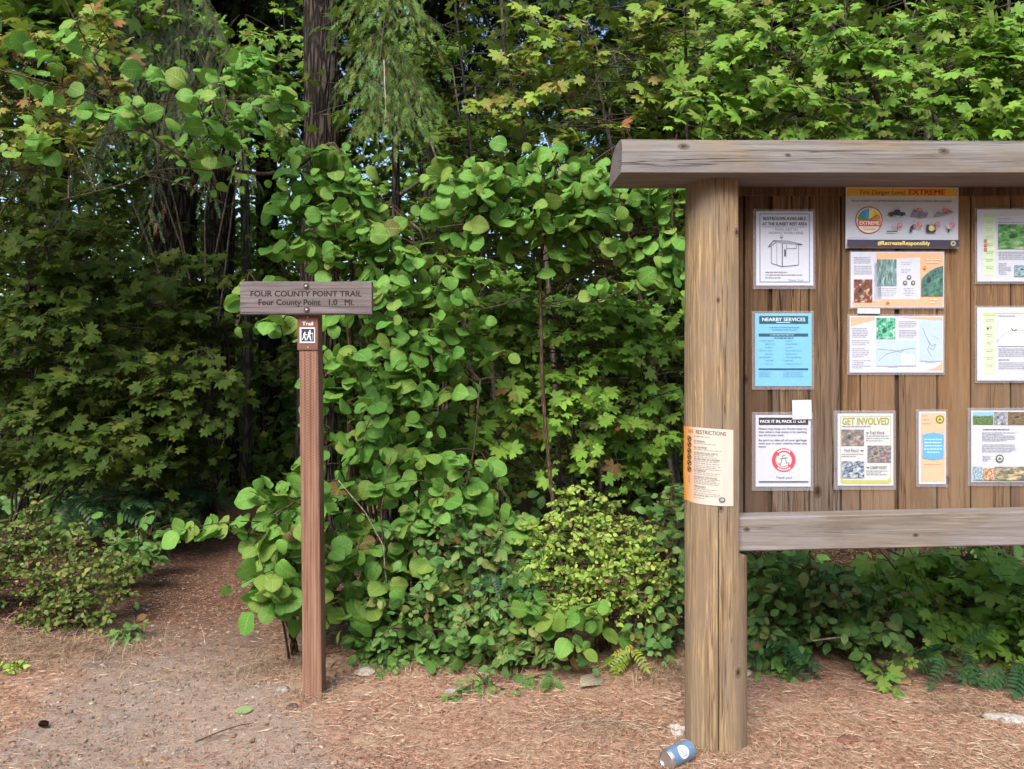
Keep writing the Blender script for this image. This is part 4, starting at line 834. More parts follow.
OUT=np.array([.05,-1.,0.])
def leaf_tint(n, yel=0.): 
    t_=rng.random((n,3)); t_[:,1]=np.clip(t_[:,1]+yel,0,1); return t_
def place_leaves(g, pos, axis, normal, size, tmpls, tint):
    N=len(pos); axis=unit(axis); x=unit(np.cross(axis,normal)); nz=np.cross(x,axis)
    M=np.stack([x,axis,nz],-1)*size[:,None,None]
    k=rng.integers(0,len(tmpls),N)
    for i,tp in enumerate(tmpls):
        m=k==i; g.inst(tp,M[m],pos[m],tint[m])
SPEC=dict(
 hazel=dict(tm=HAZEL,mat=LF_HAZEL,size=.092,n=9,L=.36,nw=(.50,.55,.58),droop=.35,cov=.30,area=.62,stem=STEM,pet=.018),
 maple=dict(tm=MAPLE,mat=LF_MAPLE,size=.112,n=9,L=.38,nw=(.68,.64,.30),droop=.5,cov=.30,area=.52,stem=STEMG,pet=.04),
 maple_far=dict(tm=MAPLE_S,mat=LF_MAPLE_SHADED,size=.12,n=8,L=.5,nw=(.75,.55,.3),droop=.5,cov=.3,area=.50,stem=STEMG,pet=.04),
 snow=dict(tm=SMALL,mat=LF_SNOW,size=.031,n=14,L=.17,nw=(.55,.45,.6),droop=.3,cov=.3,area=.40,stem=STEM,pet=.004),
 salal=dict(tm=OVATE,mat=LF_SALAL,size=.085,n=7,L=.24,nw=(.55,.60,.45),droop=.3,cov=.3,area=.40,stem=STEM,pet=.006),
 bramble=dict(tm=OVATE+SMALL,mat=LF_BRAMBLE,size=.062,n=10,L=.28,nw=(.60,.55,.45),droop=.4,cov=.3,area=.42,stem=STEM,pet=.012),
 grape=dict(tm=PINN,mat=LF_GRAPE,size=.24,n=4,L=.08,nw=(.75,.45,.3),droop=.2,cov=.3,area=.22,stem=STEM,pet=.0),
 fern=dict(tm=FROND,mat=LF_GRAPEY,size=.30,n=4,L=.05,nw=(.7,.5,.3),droop=.2,cov=.3,area=.18,stem=STEM,pet=.0),
)
DENS=2.5
def quad_path(a,b,sag,n=8,side=None):
    t_=np.linspace(0,1,n)[:,None]; a=np.asarray(a,float); b=np.asarray(b,float); c=(a+b)/2+np.array([0,0,sag])+(side if side is not None else 0)
    return (1-t_)**2*a+2*t_*(1-t_)*c+t_**2*b
def plant(name,label,cat,base,regions,kind,cover=2.0,size=None,group=None,paths=(),mat=None,stem_r=.011,yel=0.,nstem=None,extra=None,parts=('foliage','stems'),up=None,dead=0,smooth=True):
    """regions: (cx,cy,rx,ry,depth,half thickness) of leaf masses as seen from the clearing"""
    sp=dict(SPEC[kind]); 
    if size: sp['size']=size
    base=np.array(base,float); base[2]=gz(base[0],base[1])-.02
    root=thing(name,label,cat,base,group); lg=Geo(); sg=Geo(); nodes=[]
    for (pts,r0,r1) in paths:
        pts=np.array(pts,float); n=len(pts)*4; t0=np.linspace(0,len(pts)-1,n); i0=np.clip(t0.astype(int),0,len(pts)-2); f=(t0-i0)[:,None]
        pm=pts[np.clip(i0-1,0,None)]; p0=pts[i0]; p1=pts[i0+1]; p2=pts[np.clip(i0+2,None,len(pts)-1)]
        q=.5*((2*p0)+(-pm+p1)*f+(2*pm-5*p0+4*p1-p2)*f**2+(-pm+3*p0-3*p1+p2)*f**3)
        sg.tube(q,np.linspace(r0,r1,n),7,(rng.random(),.5,.5),wob=.12); nodes.append(q)
    for (cx,cyy,rx,ry,Yd,dY) in regions:
        c=P(cx,cyy,Yd); rw=np.array([rx*Yd/F,dY,ry*Yd/F])
        if not paths or nstem:
            b=base+np.r_[rng.normal(0,.05,2),0]; q=quad_path(b,c,.25*abs(c[2]-b[2]),12,np.array([b[0]-c[0],0,0])*.35); q[1:-1]+=rng.normal(0,.012,(10,3))
            sg.tube(q,np.linspace(stem_r,stem_r*.35,12),6,(rng.random(),.5,.5),wob=.1); nodes.append(q)
        la=(sp['size']**2)*sp['area']; A=PI*rw[0]*rw[2]; N=max(2,int(cover*DENS*A/la/sp['n']))
        nd=np.vstack(nodes)
        for k in range(N):
            while True:
                u=rng.uniform(-1,1,3)
                if u@u<1: break
            # favour the outer shell of the mass on the clearing side
            T=c+u*rw*np.array([1,1,1])
            d=unit(np.array([u[0]*.7,-.55,.18])+rng.normal(0,.45,3)); L=sp['L']*rng.uniform(.6,1.25)
            n=max(3,int(sp['n']*rng.uniform(.6,1.35)))
            s_=np.linspace(-.5,.5,7)[:,None]; tw=T+d*L*s_+np.array([0,0,-1.])*sp['droop']*L*(s_+.5)**2*.5
            tw[:,2]=np.maximum(tw[:,2],gz(T[0],T[1])+.02)
            sg.tube(tw,np.linspace(.0032,.0014,7)*(sp['size']/.1)**.5,4,(rng.random(),.5,.5),caps=False)
            j=np.argmin(np.sum((nd-tw[0])**2*np.array([1,1,1.4]),1)+.6*np.maximum(0,nd[:,2]-tw[0][2]))
            q=quad_path(nd[j],tw[0],.10*np.linalg.norm(nd[j]-tw[0]),6); sg.tube(q,np.linspace(.0050,.0030,6)*(sp['size']/.1)**.5,4,(rng.random(),.5,.5),caps=False)
            ss=np.sort(rng.uniform(.08,1,n)); ss[-1]=1
            pp=np.array([np.interp(ss,np.linspace(0,1,7),tw[:,i]) for i in range(3)]).T
            lat=unit(np.cross(d,[0,0,1.])); sd=np.where(np.arange(n)%2==0,1,-1)[:,None]
            ax=lat*sd*np.where(ss<.97,.85,.1)[:,None]+d*.6+np.array([0,0,-.28])+rng.normal(0,.22,(n,3))
            nr=np.array([0,0,sp['nw'][0]])+OUT*sp['nw'][1]+rng.normal(0,sp['nw'][2],(n,3))
            sz=sp['size']*rng.uniform(.45,1.22,n)*np.where(ss>.85,.85,1)
            place_leaves(lg,pp+unit(ax)*sp['pet'],ax,nr,sz,sp['tm'],leaf_tint(n,yel))
    if extra: extra(lg,sg)
    obj(parts[0],lg,mat or sp['mat'],root,smooth=smooth); obj(parts[1],sg,sp['stem'],root,smooth=True)
    return root
def B(px,Y): return np.array([(px-CX)*Y/F,Y,0.])

# ------------------------------------------------------------------ front row: hazels
plant('hazel_bush','tall green hazel bush with big round leaves between the signpost and the log post','bush',B(400,4.4),
 [(345,215,62,52,4.3,.22),(318,235,28,45,4.4,.15),(318,175,24,34,4.45,.15),(405,290,80,60,4.35,.25),(470,205,55,35,4.25,.2),(365,395,70,60,4.2,.22),(440,350,55,45,4.35,.2),(390,475,100,50,4.15,.22),(345,560,62,55,4.0,.2),(265,300,30,26,4.2,.12),(420,560,50,45,4.1,.18),(500,520,35,50,4.3,.15)],
 'hazel',cover=1.55,paths=[([B(400,4.4),P(405,560,4.4),P(418,430,4.42),P(425,330,4.45),P(412,230,4.4)],.016,.006),([B(392,4.38),P(378,560,4.38),P(360,430,4.35),P(345,310,4.32),P(335,220,4.3)],.014,.005),([B(402,4.4),P(440,560,4.35),P(470,470,4.35),P(480,380,4.35)],.010,.004)],nstem=True)
plant('hazel_bush','low hazel with pale drooping leaves hanging beside the trail, just left of the signpost','bush',B(300,3.95),
 [(268,505,28,24,3.75,.12),(262,560,24,38,3.72,.10),(268,605,16,24,3.72,.06),(228,523,10,8,3.75,.04),(292,560,22,60,3.85,.12),(335,590,30,40,3.85,.1)],'hazel',cover=1.9,size=.108,yel=.12,stem_r=.007)
plant('hazel_bush','hazel bush with a fan of bright upright leaves at the end of the roof beam','bush',B(575,4.6),
 [(470,185,36,26,4.25,.14),(560,175,55,30,4.2,.18),(612,160,35,24,4.2,.15),(600,215,70,34,4.25,.2),(650,255,40,45,4.2,.15),(545,230,55,30,4.3,.18),(655,205,34,24,4.1,.14)],'hazel',cover=1.55,yel=.10,
 paths=[([B(575,4.6),P(560,560,4.55),P(545,420,4.5),P(541,330,4.45),P(542,250,4.4),P(560,190,4.3)],.016,.006),([P(541,300,4.45),P(580,272,4.4),P(625,240,4.3),P(660,215,4.2)],.007,.004),([P(542,262,4.4),P(520,225,4.35),P(490,200,4.3)],.006,.003)],nstem=False)
plant('hazel_bush','hazel with a long bent brown limb reaching left over the trail above the sign','bush',B(352,4.7),
 [(200,120,90,26,3.95,.25),(225,75,60,22,4.0,.2),(120,100,60,22,3.9,.2),(70,150,45,18,4.,.15),(185,165,80,18,3.95,.2),(290,110,40,25,4.1,.2),(35,88,40,18,3.8,.15),(250,60,30,16,4.,.12),(120,60,30,14,3.9,.12),(55,40,30,20,3.8,.12)],'hazel',cover=.72,size=.088,
 paths=[([B(352,4.7),P(350,500,4.7),P(350,350,4.68),P(352,230,4.6),P(338,150,4.5),P(318,151,4.45),P(298,166,4.4),P(272,173,4.35),P(245,172,4.3),P(190,160,4.2),P(140,128,4.1),P(100,97,4.0),P(50,83,3.9),P(-40,60,3.8)],.018,.004),([P(190,160,4.2),P(230,108,4.1),P(250,60,4.0)],.006,.002),([P(110,103,4.02),P(200,100,3.95),P(290,104,3.95)],.005,.002),([P(120,108,4.02),P(90,50,3.9),P(60,-10,3.8)],.006,.003),([P(170,150,4.15),P(150,172,4.0),P(120,185,3.95),P(60,200,3.9)],.004,.002)],nstem=False)

# ------------------------------------------------------------------ vine maples
def maple(label,base,regions,**k):
    k.setdefault('kind','maple'); kind=k.pop('kind'); return plant('vine_maple',label,'small tree',base,regions,kind,parts=('crown','branches'),**k)
maple('vine maple with a dark slanting stem and fresh leaves above the roof beam',B(890,5.2),
 [(780,80,70,60,4.9,.25),(860,45,55,45,4.9,.25),(840,115,70,28,5.0,.25),(730,100,50,45,5.0,.25),(900,100,40,40,5.1,.2),(770,20,60,24,5.0,.2),(715,30,40,30,5.,.2)],cover=1.15,yel=.08,
 paths=[([B(892,5.2),P(890,400,5.2),P(887,180,5.15),P(882,120,5.1),P(872,85,5.05),P(850,55,5.0),P(828,22,4.95),P(815,-15,4.9),P(800,-70,4.9)],.024,.014),([P(872,85,5.05),P(900,50,5.),P(915,10,5.)],.008,.004),([P(880,110,5.1),P(840,95,5.),P(790,60,4.95)],.007,.003),([P(884,140,5.1),P(820,120,5.0),P(740,100,4.95)],.006,.003)])
maple('pale stemmed vine maple with layered leaves at the upper right edge',B(992,5.0),
 [(960,90,50,50,4.8,.2),(1010,60,50,50,4.75,.25),(960,30,60,30,4.9,.2),(1040,110,50,40,4.7,.2),(1060,40,50,60,4.8,.25)],cover=1.5,
 paths=[([B(992,5.),P(990,400,5.),P(986,180,4.95),P(975,125,4.9),P(990,90,4.9),P(1005,40,4.85),P(1010,-20,4.8)],.018,.009)],nstem=True)
maple('vine maple with bronze tinged leaves against the sky gaps at top centre',B(560,5.8),
 [(520,65,50,50,5.5,.25),(590,30,60,40,5.6,.3),(560,110,60,35,5.4,.25),(640,70,45,50,5.5,.25),(480,120,40,30,5.5,.2),(500,15,45,22,5.6,.2),(660,20,40,30,5.6,.2)],cover=.6,mat=LF_MAPLEY,yel=.10,
 paths=[([B(560,5.8),P(556,400,5.8),P(540,200,5.75),P(520,120,5.7),P(505,50,5.6),P(500,-30,5.6)],.022,.010),([P(535,180,5.75),P(590,90,5.6),P(640,20,5.6)],.01,.004)])
maple('shaded vine maple filling the hollow behind the hazels, left of the log post',B(600,5.2),
 [(560,320,85,55,4.85,.2),(560,410,85,60,4.85,.2),(480,300,60,50,4.9,.2),(640,400,50,80,5.,.2),(470,440,50,50,4.8,.15),(640,310,50,50,5.,.2)],cover=1.25,mat=LF_MAPLE,size=.105,nstem=True)
maple('vine maple whose leaves show below the board, at the right edge of the clearing',B(985,4.3),
 [(950,600,65,38,3.95,.15),(1005,600,50,45,3.9,.15),(1010,650,40,26,3.8,.12),(900,575,50,28,4.05,.15),(1050,620,60,50,3.9,.15),(960,560,60,20,4.1,.1)],cover=1.6,size=.112,nstem=True)
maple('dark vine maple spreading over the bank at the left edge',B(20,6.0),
 [(50,230,80,60,6.1,.35),(120,300,90,60,6.3,.35),(40,340,80,60,5.9,.35),(120,400,90,50,6.,.35),(30,430,70,50,5.8,.3),(190,390,55,45,6.2,.3),(110,455,60,35,5.7,.25),(205,300,45,60,6.6,.3),(160,440,60,50,6.4,.3)],kind='maple',cover=1.35,mat=LF_MAPLE_SHADED,size=.115,nstem=True)
maple('yellowing vine maple at the top left corner',B(-70,5.6),
 [(30,60,60,45,5.,.3),(90,115,55,40,5.1,.3),(20,130,45,40,5.,.25),(110,40,45,40,5.2,.3),(-40,80,50,70,5.,.3)],cover=.8,mat=LF_MAPLEY,yel=.22,nstem=True)

maple('airy vine maple catching the light behind the drooping boughs at upper left',B(205,7.2),
 [(110,40,80,60,7.0,.4),(210,60,70,60,7.2,.4),(260,110,60,50,7.1,.4),(140,140,80,40,7.0,.3),(285,40,50,50,7.5,.3),(30,60,60,60,7.2,.4)],cover=.62,mat=LF_MAPLE,nstem=True,stem_r=.014)
maple('light green vine maple closing the view between the young fir and the bronze tinged maple',B(450,6.6),
 [(430,60,50,60,6.6,.3),(455,140,50,50,6.4,.3),(380,200,60,40,6.6,.3),(500,200,50,40,6.2,.3)],cover=.7,mat=LF_MAPLE,nstem=True,stem_r=.014)
maple('vine maple whose layered leaves show over the right half of the roof beam',B(840,6.4),
 [(760,110,70,40,6.2,.3),(880,110,70,40,6.2,.3),(960,40,60,50,6.3,.3),(820,30,70,40,6.4,.3),(700,50,60,50,6.3,.3),(1000,110,50,40,6.1,.3)],cover=.7,mat=LF_MAPLE,nstem=True,stem_r=.014,yel=.1)
# ------------------------------------------------------------------ shrubs and undergrowth of the front row
plant('snowberry_bush','rounded yellow green bush of tiny leaves between hazel and log post','bush',B(600,4.0),
 [(575,525,34,24,3.9,.15),(620,530,30,26,3.95,.15),(640,568,28,24,3.85,.14),(590,565,38,26,3.82,.16),(545,565,20,26,3.9,.12),(610,602,36,18,3.8,.12),(565,600,22,18,3.8,.12),(572,492,14,16,3.95,.07),(604,498,9,18,3.98,.06),(532,530,10,14,3.95,.06),(655,535,8,16,3.98,.06),(664,590,10,16,3.85,.06)],'snow',cover=1.3,stem_r=.005,yel=-.08)
plant('snowberry_bush','straggly olive green bush, shade mixed into its small leaves, on the left bank beside the trail','bush',B(60,4.75),
 [(20,560,26,30,4.6,.15),(55,585,34,26,4.5,.18),(95,585,34,24,4.5,.18),(30,535,24,22,4.75,.15),(122,572,18,22,4.7,.14),(70,612,50,16,4.4,.12),(78,545,12,26,4.75,.08),(108,552,10,20,4.8,.08),(40,512,8,20,4.8,.06),(-30,570,40,40,4.5,.2)],'snow',cover=1.05,size=.034,stem_r=.005,mat=LF_OLIVE_SHADED)
plant('snowberry_bush','little clump of yellow leaves at the left edge below the dry grass','bush',B(8,3.82),[(6,672,20,12,3.75,.06)],'snow',cover=1.4,stem_r=.003,yel=.3)
plant('salal_bush','leathery leaved salal clump at the foot of the hazel, right of the signpost','bush',B(430,3.95),
 [(430,625,52,36,3.85,.15),(375,640,34,24,3.82,.1),(480,640,40,28,3.8,.12)],'salal',cover=1.7,size=.072,stem_r=.004)
plant('hazel_seedling','hazel seedling with a few flat round leaves below the rounded yellow green bush','seedling',B(560,3.85),[(560,618,44,30,3.72,.1),(520,600,26,18,3.72,.08)],'hazel',cover=1.25,size=.085,stem_r=.004,yel=.1)
plant('bramble','trailing bramble with some reddened leaves in front of the hazel','bramble',B(470,4.0),
 [(470,570,60,40,3.92,.15),(500,610,50,36,3.82,.13),(440,530,40,34,4.0,.12),(540,650,60,14,3.72,.1),(400,600,40,36,3.92,.12)],'bramble',cover=1.5,stem_r=.004,yel=.06)
plant('bramble','bramble hedge filling the gap beside the fire restriction sheet on the log post','bramble',B(668,4.05),
 [(668,560,26,50,3.95,.12),(655,620,28,30,3.88,.1),(672,500,20,26,4.05,.1)],'bramble',cover=1.7,stem_r=.004)
plant('oregon_grape','dark holly leaved sprig group growing through the bramble, left of the seedling','shrub',B(505,3.9),[(510,565,22,20,3.85,.06)],'grape',size=.17,cover=1.0,stem_r=.004)
plant('oregon_grape','bright yellow green leaflet sprig at the ground edge left of the log post','shrub',B(630,3.82),[(632,640,10,18,3.74,.04)],'grape',cover=1.0,size=.12,mat=LF_GRAPEY,stem_r=.003)
plant('oregon_grape','dark holly leaved shrub at the ground edge, first right of the log post','shrub',B(785,3.85),[(782,650,26,20,3.7,.08)],'grape',cover=1.3,size=.16,stem_r=.004)
plant('oregon_grape','dark holly leaved shrub at the ground edge near the right of the frame','shrub',B(985,3.7),[(965,662,30,18,3.6,.08),(1015,668,24,16,3.55,.06)],'grape',cover=1.3,size=.17,stem_r=.004)
plant('oregon_grape','holly leaved shrubs in deep shade left of the trail bend','shrub',B(150,6.5),[(150,500,45,22,6.4,.2),(190,488,30,14,6.9,.2),(105,500,40,20,6.,.2)],'grape',cover=1.6,size=.2,stem_r=.005)
plant('salal_bush','dark salal thicket below the board, between the log post and the maple','bush',B(800,4.05),
 [(775,590,40,34,3.95,.15),(830,600,50,40,3.95,.15),(800,640,50,24,3.8,.12),(870,630,45,28,3.8,.12),(760,560,30,20,4.0,.1)],'salal',cover=1.7,size=.085,stem_r=.004)
plant('bramble','bramble with brown withered sprays under the lower rail of the board','bramble',B(800,3.95),[(765,620,26,24,3.8,.08),(810,580,36,26,3.85,.1),(850,610,40,30,3.85,.1)],'bramble',cover=1.0,stem_r=.003,yel=.1,mat=LF_BRAMBLE)
plant('maple_seedling','lone yellow green maple seedling on the needles under the board','seedling',B(882,3.62),[(880,658,17,11,3.6,.04)],'maple',cover=1.2,size=.075,stem_r=.003,yel=.25,mat=LF_HAZEL)
plant('weed','small bright weed on the straw between the signpost and the log post','weed',B(490,3.52),[(487,684,16,9,3.5,.04),(468,692,8,5,3.46,.02)],'bramble',cover=1.3,size=.032,stem_r=.002,yel=.1)
plant('weed','flat feathery weed beside the grey white stone at the undergrowth edge','weed',B(530,3.6),[(532,676,22,6,3.58,.04)],'grape',cover=1.5,size=.11,stem_r=.002,mat=LF_BRAMBLE)
plant('weed','green leaflet low on the trail bank below the left bush','weed',B(130,4.35),[(128,628,18,16,4.3,.05)],'bramble',cover=1.3,size=.05,stem_r=.002)
plant('salal_bush','low dark salal edging the left side of the trail beyond the small leaved bush','bush',B(130,5.4),[(128,560,30,26,5.2,.15),(150,535,26,20,5.6,.15),(172,512,24,14,6.2,.15)],'salal',cover=1.3,size=.08,stem_r=.004)
plant('salal_bush','dark leathery clump deep under the board, at the right','bush',B(940,4.6),[(900,590,70,36,4.4,.15),(1010,590,60,40,4.4,.15),(780,580,50,36,4.5,.15)],'salal',cover=1.5,size=.095,stem_r=.005)
# dry grass tuft, bare twigs
def grass(name,label,px,Y,rx,ry,n,hgt,mat,lean_=.5):
    c=B(px,Y); c[2]=gz(c[0],c[1]); g=Geo(); 
    for k in range(n):
        b=c+np.array([rng.normal(0,rx),rng.normal(0,ry),0]); b[2]=gz(b[0],b[1])-.005; a=rng.uniform(0,2*PI); h=hgt*rng.uniform(.4,1.1); o_=np.array([math.cos(a),math.sin(a),0])*h*lean_*rng.uniform(.3,1.6)
        sd=np.array([-math.sin(a),math.cos(a),0])*.0016; pts=[b+o_*t_*t_+np.array([0,0,h*(t_-.35*t_*t_*lean_)]) for t_ in (0,.35,.7,1.)]
        V=[]; 
        for i,p_ in enumerate(pts): w=(1,.9,.6,.15)[i]; V+= [p_-sd*w,p_+sd*w]
        g.add(V,[(0,1,3,2),(2,3,5,4),(4,5,7,6)],rng.random(3))
    return tag(obj(name,g,mat,loc=c),label,'dry grass')
STRAW=litter_mat('grass_straw',[(.24,.16,.10),(.40,.29,.19),(.52,.41,.29),(.33,.23,.15)])
grass('grass_tuft','mat of dry brown grass under the small leaved bush on the left bank',70,4.12,.34,.16,620,.11,STRAW,1.7)
grass('grass_tuft','dry grass sprawling down to the gravel at the left edge',0,3.95,.25,.16,420,.09,STRAW,1.8)
grass('grass_tuft','thin straw coloured grass along the undergrowth edge right of the signpost',400,3.72,.45,.06,480,.09,STRAW,1.4)
grass('grass_tuft','pale tuft of flattened straw a step left of the log post',600,3.15,.16,.06,260,.06,STRAW,2.2)
grass('grass_tuft','dry grass at the undergrowth edge just left of the log post',670,3.68,.12,.07,240,.10,STRAW,1.4)
grass('grass_tuft','pale straw tuft on the needles below the right of the board',965,3.32,.09,.05,200,.06,STRAW,2.)
grass('grass_tuft','dry blades gathered around the foot of the signpost',310,3.47,.07,.05,150,.06,STRAW,1.6)
grass('grass_tuft','dry blades gathered around the foot of the log post',720,2.98,.13,.06,190,.05,STRAW,1.8)
grass('grass_tuft','straw heaped on the trail side just left of the signpost foot',262,3.78,.16,.12,420,.07,STRAW,1.8)
def twig(label,pts,r,mat=DEADTW,name='dead_twig'):
    pts=[np.array(p,float) for p in pts]; g=Geo(); g.tube(pts,np.linspace(r,r*.45,len(pts)),6,wob=.15); return tag(obj(name,g,mat,loc=pts[0],smooth=True),label,'twig')
c=B(385,3.95); twig('reddish dead twig standing upright in front of the hazel, with a bare tip',[c,P(382,610,3.92),P(384,560,3.9),P(381,510,3.9),P(391,457,3.92)],.006,STEM)
twig('pale dead twig slanting left in front of the hazel',[P(388,600,3.9),P(383,545,3.9),P(365,512,3.88),P(338,480,3.86)],.005)
twig('bare grey stick lying in the salal under the board',[P(758,648,3.8)*[1,1,1],P(800,642,3.74),P(850,636,3.7),P(893,627,3.7)],.006)
twig('brown stick slanting through the leaves close left of the log post',[P(640,590,3.85),P(655,572,3.83),P(672,553,3.83)],.009,STEM)
twig('thin dead stick lying on the bare ground at lower left',[(-1.23,2.99,.012),(-1.17,3.07,.014),(-1.12,3.13,.012),(-1.06,3.16,.012)],.003,STEM)
twig('pale mossy limb curving through the hazel below its bright leaves',[P(440,290,4.3),P(472,300,4.3),P(485,309,4.3),P(505,304,4.3),P(530,296,4.35)],.010,STEMG,'dead_limb')
twig('grey limb hanging through the hazel at the left of its crown',[P(400,195,4.4),P(425,178,4.4),P(437,160,4.4),P(430,140,4.45)],.012,STEMG,'dead_limb')
twig('grey curved dead limb ending over the hazel, right of the sign',[P(410,222,4.4),P(420,230,4.4),P(425,245,4.4)],.010,STEMG,'dead_limb')
twig('thin upright grey stem in the dark gap right of the sign board',[B(362,5.0),P(364,420,5.),P(360,330,5.)],.011,STEMG,'dead_sapling')
twig('slender grey stem rising behind the yellow green bush',[B(572,4.9),P(572,490,4.9),P(574,420,4.9),P(580,330,4.95)],.012,STEMG,'dead_sapling')
# fallen leaves lying about
def fallen(label,px,py,size,colr,seed,tm=None,name='fallen_leaf'):
    c=GP(px,py); c[2]=gz(c[0],c[1])+.012; r_=np.random.default_rng(seed); a=r_.uniform(0,2*PI); g=Geo(); tp=(tm or OVATE)[seed%3]
    place_leaves(g,c[None],np.array([[math.cos(a),math.sin(a),.15]]),np.array([[r_.normal(0,.25),-.35,1.]]),np.array([size]),[tp],r_.random((1,3)))
    m=leaf_mat('dry_leaf',[q*.8 for q in colr],colr,[min(1,q*1.2) for q in colr],brown=colr,trans=.12,brown_at=.99); return tag(obj(name,g,m,loc=c,smooth=True),label,'leaf')
fallen('large pale curled dead leaf at the undergrowth edge, left of the log post',600,678,.15,(.44,.38,.29),0)
fallen('cream dry leaf right of the log post by the white stone',752,672,.10,(.55,.47,.36),1)
fallen('tan dry leaf on the needles under the middle of the board',908,687,.11,(.46,.29,.16),2)
fallen('pale dead maple leaf resting on the holly leaved shrub at the right',958,676,.09,(.52,.44,.33),0,MAPLE)
fallen('fallen green leaf on the gravel left of the signpost foot',252,712,.075,(.20,.27,.12),1)
fallen('grey curled leaf against the undergrowth right of the signpost',375,676,.10,(.42,.36,.33),1)

# ------------------------------------------------------------------ conifers
def bough(A,Bp,droop,sprigs,woods,dens=1.,scale=.12,spread=.4,hang=.5,r=.012):
    A=np.array(A,float); Bp=np.array(Bp,float); L=np.linalg.norm(Bp-A); n=9; t_=np.linspace(0,1,n)[:,None]
    ax=A+(Bp-A)*t_+np.array([0,0,-1.])*droop*L*(t_**2-t_)*-1*0 + np.array([0,0,1.])*droop*L*t_*(1-t_)
    woods.append((ax,np.linspace(r,r*.25,n)))
    nb=max(4,int(L/.075*dens)); 
    for i in range(nb):
        s_=.12+.88*(i+rng.random())/nb; p=np.array([np.interp(s_,t_[:,0],ax[:,k]) for k in range(3)]); d=unit(Bp-A); lat=unit(np.cross(d,[0,0,1.]))*(1 if i%2 else -1)
        l=min(spread*L,.42*scale/.12)*(1.08-s_)*rng.uniform(.6,1.1)+.10; dd=unit(lat*.9+d*.75+np.array([0,0,-hang])+rng.normal(0,.15,3))
        m=4; tt=np.linspace(0,1,m)[:,None]; br=p+dd*l*tt+np.array([0,0,-hang*.35])*l*tt**2; woods.append((br,np.linspace(min(.003,r*.3),.0012,m)))
        ns=max(2,int(l/(scale*.36)))
        for k in range(ns):
            f=(k+.5)/ns; q=np.array([np.interp(f,tt[:,0],br[:,c_]) for c_ in range(3)]); td=unit(br[-1]-br[0]); l2=unit(np.cross(td,[0,0,1.])); sd=1 if k%2 else -1
            sprigs.append((q,unit(td*.8+l2*sd*.75*(1 if k<ns-1 else .1)+np.array([0,0,-hang*.7])+rng.normal(0,.12,3)),scale*rng.uniform(.7,1.15)*(1-.2*f)))
def fir_parts(root,sprigs,woods,tm,mat,yel=0.,parts=('crown','branches'),wood=STEM,smooth=False):
    g=Geo(); N=len(sprigs); pos=np.array([a for a,_,_ in sprigs]); ax=np.array([b for _,b,_ in sprigs]); sz=np.array([c_ for *_,c_ in sprigs])
    place_leaves(g,pos,ax,np.array([0,0,1.])+rng.normal(0,.35,(N,3)),sz,tm,leaf_tint(N,yel)); obj(parts[0],g,mat,root)
    g=Geo(); 
    for pts,rr in woods: g.tube(pts,rr,5,(rng.random(),.5,.5),caps=False)
    obj(parts[1],g,wood,root,smooth=True)
def trunk_geo(c,r,h,lean_=(0,0),sides=20,bare=False):
    g=Geo(); zs=np.r_[-.3,.0,.15,.4,np.linspace(.8,h,22)]; pts=np.c_[c[0]+lean_[0]*zs+.03*np.sin(zs*.9+c[0]),c[1]+lean_[1]*zs,c[2]+zs]; rr=r*(1+.45*np.exp(-np.maximum(zs,0)/.25))*(1-.72*np.maximum(zs,0)/(h*1.15)); g.tube(pts,rr,sides,wob=.05); return g
# young fir whose bright hanging sprays hang in front, centre top
c=B(392,5.9); c[2]=gz(c[0],c[1]); root=thing('young_fir','young fir with bright green hanging sprays at the top, left of centre','conifer',c)
obj('trunk',trunk_geo(c,.04,7.5,(.0,.0),12),BARK,root,smooth=True); sp_=[];wd=[]
for (a,b,dr,hg) in (((392,-60,5.9),(345,30,4.75),.1,0.44),((392,-40,5.9),(380,60,4.7),.1,0.50),((392,-20,5.9),(425,40,4.75),.1,0.44),((392,30,5.9),(375,120,4.72),.15,0.55),((392,40,5.9),(415,130,4.75),.15,0.55),((392,20,5.9),(350,85,4.7),.1,0.50),((392,-90,5.9),(440,-10,4.8),.1,0.44),((392,70,5.9),(400,150,4.75),.15,0.61),((392,50,5.9),(362,130,4.8),.1,0.55),((392,40,5.9),(428,125,4.85),.1,0.55),((392,-90,5.9),(400,10,4.65),.1,0.50),((392,-130,5.9),(350,-30,4.8),.1,0.44),((392,-130,5.9),(470,-20,4.85),.1,0.44),((392,-150,5.9),(330,-80,5.6),.1,0.44),((392,-170,5.9),(460,-110,5.5),.1,0.44)):
    bough(P(*a),P(*b),dr,sp_,wd,.72,.125,.36,hg,.008)
fir_parts(root,sp_,wd,SPRIG,NEEDLE,.12)
twig('bleached bare hanging twig with curling side shoots among the bright fir sprays',[P(384,60,4.62),P(385,90,4.6),P(386,112,4.6),P(382,135,4.6)],.004)
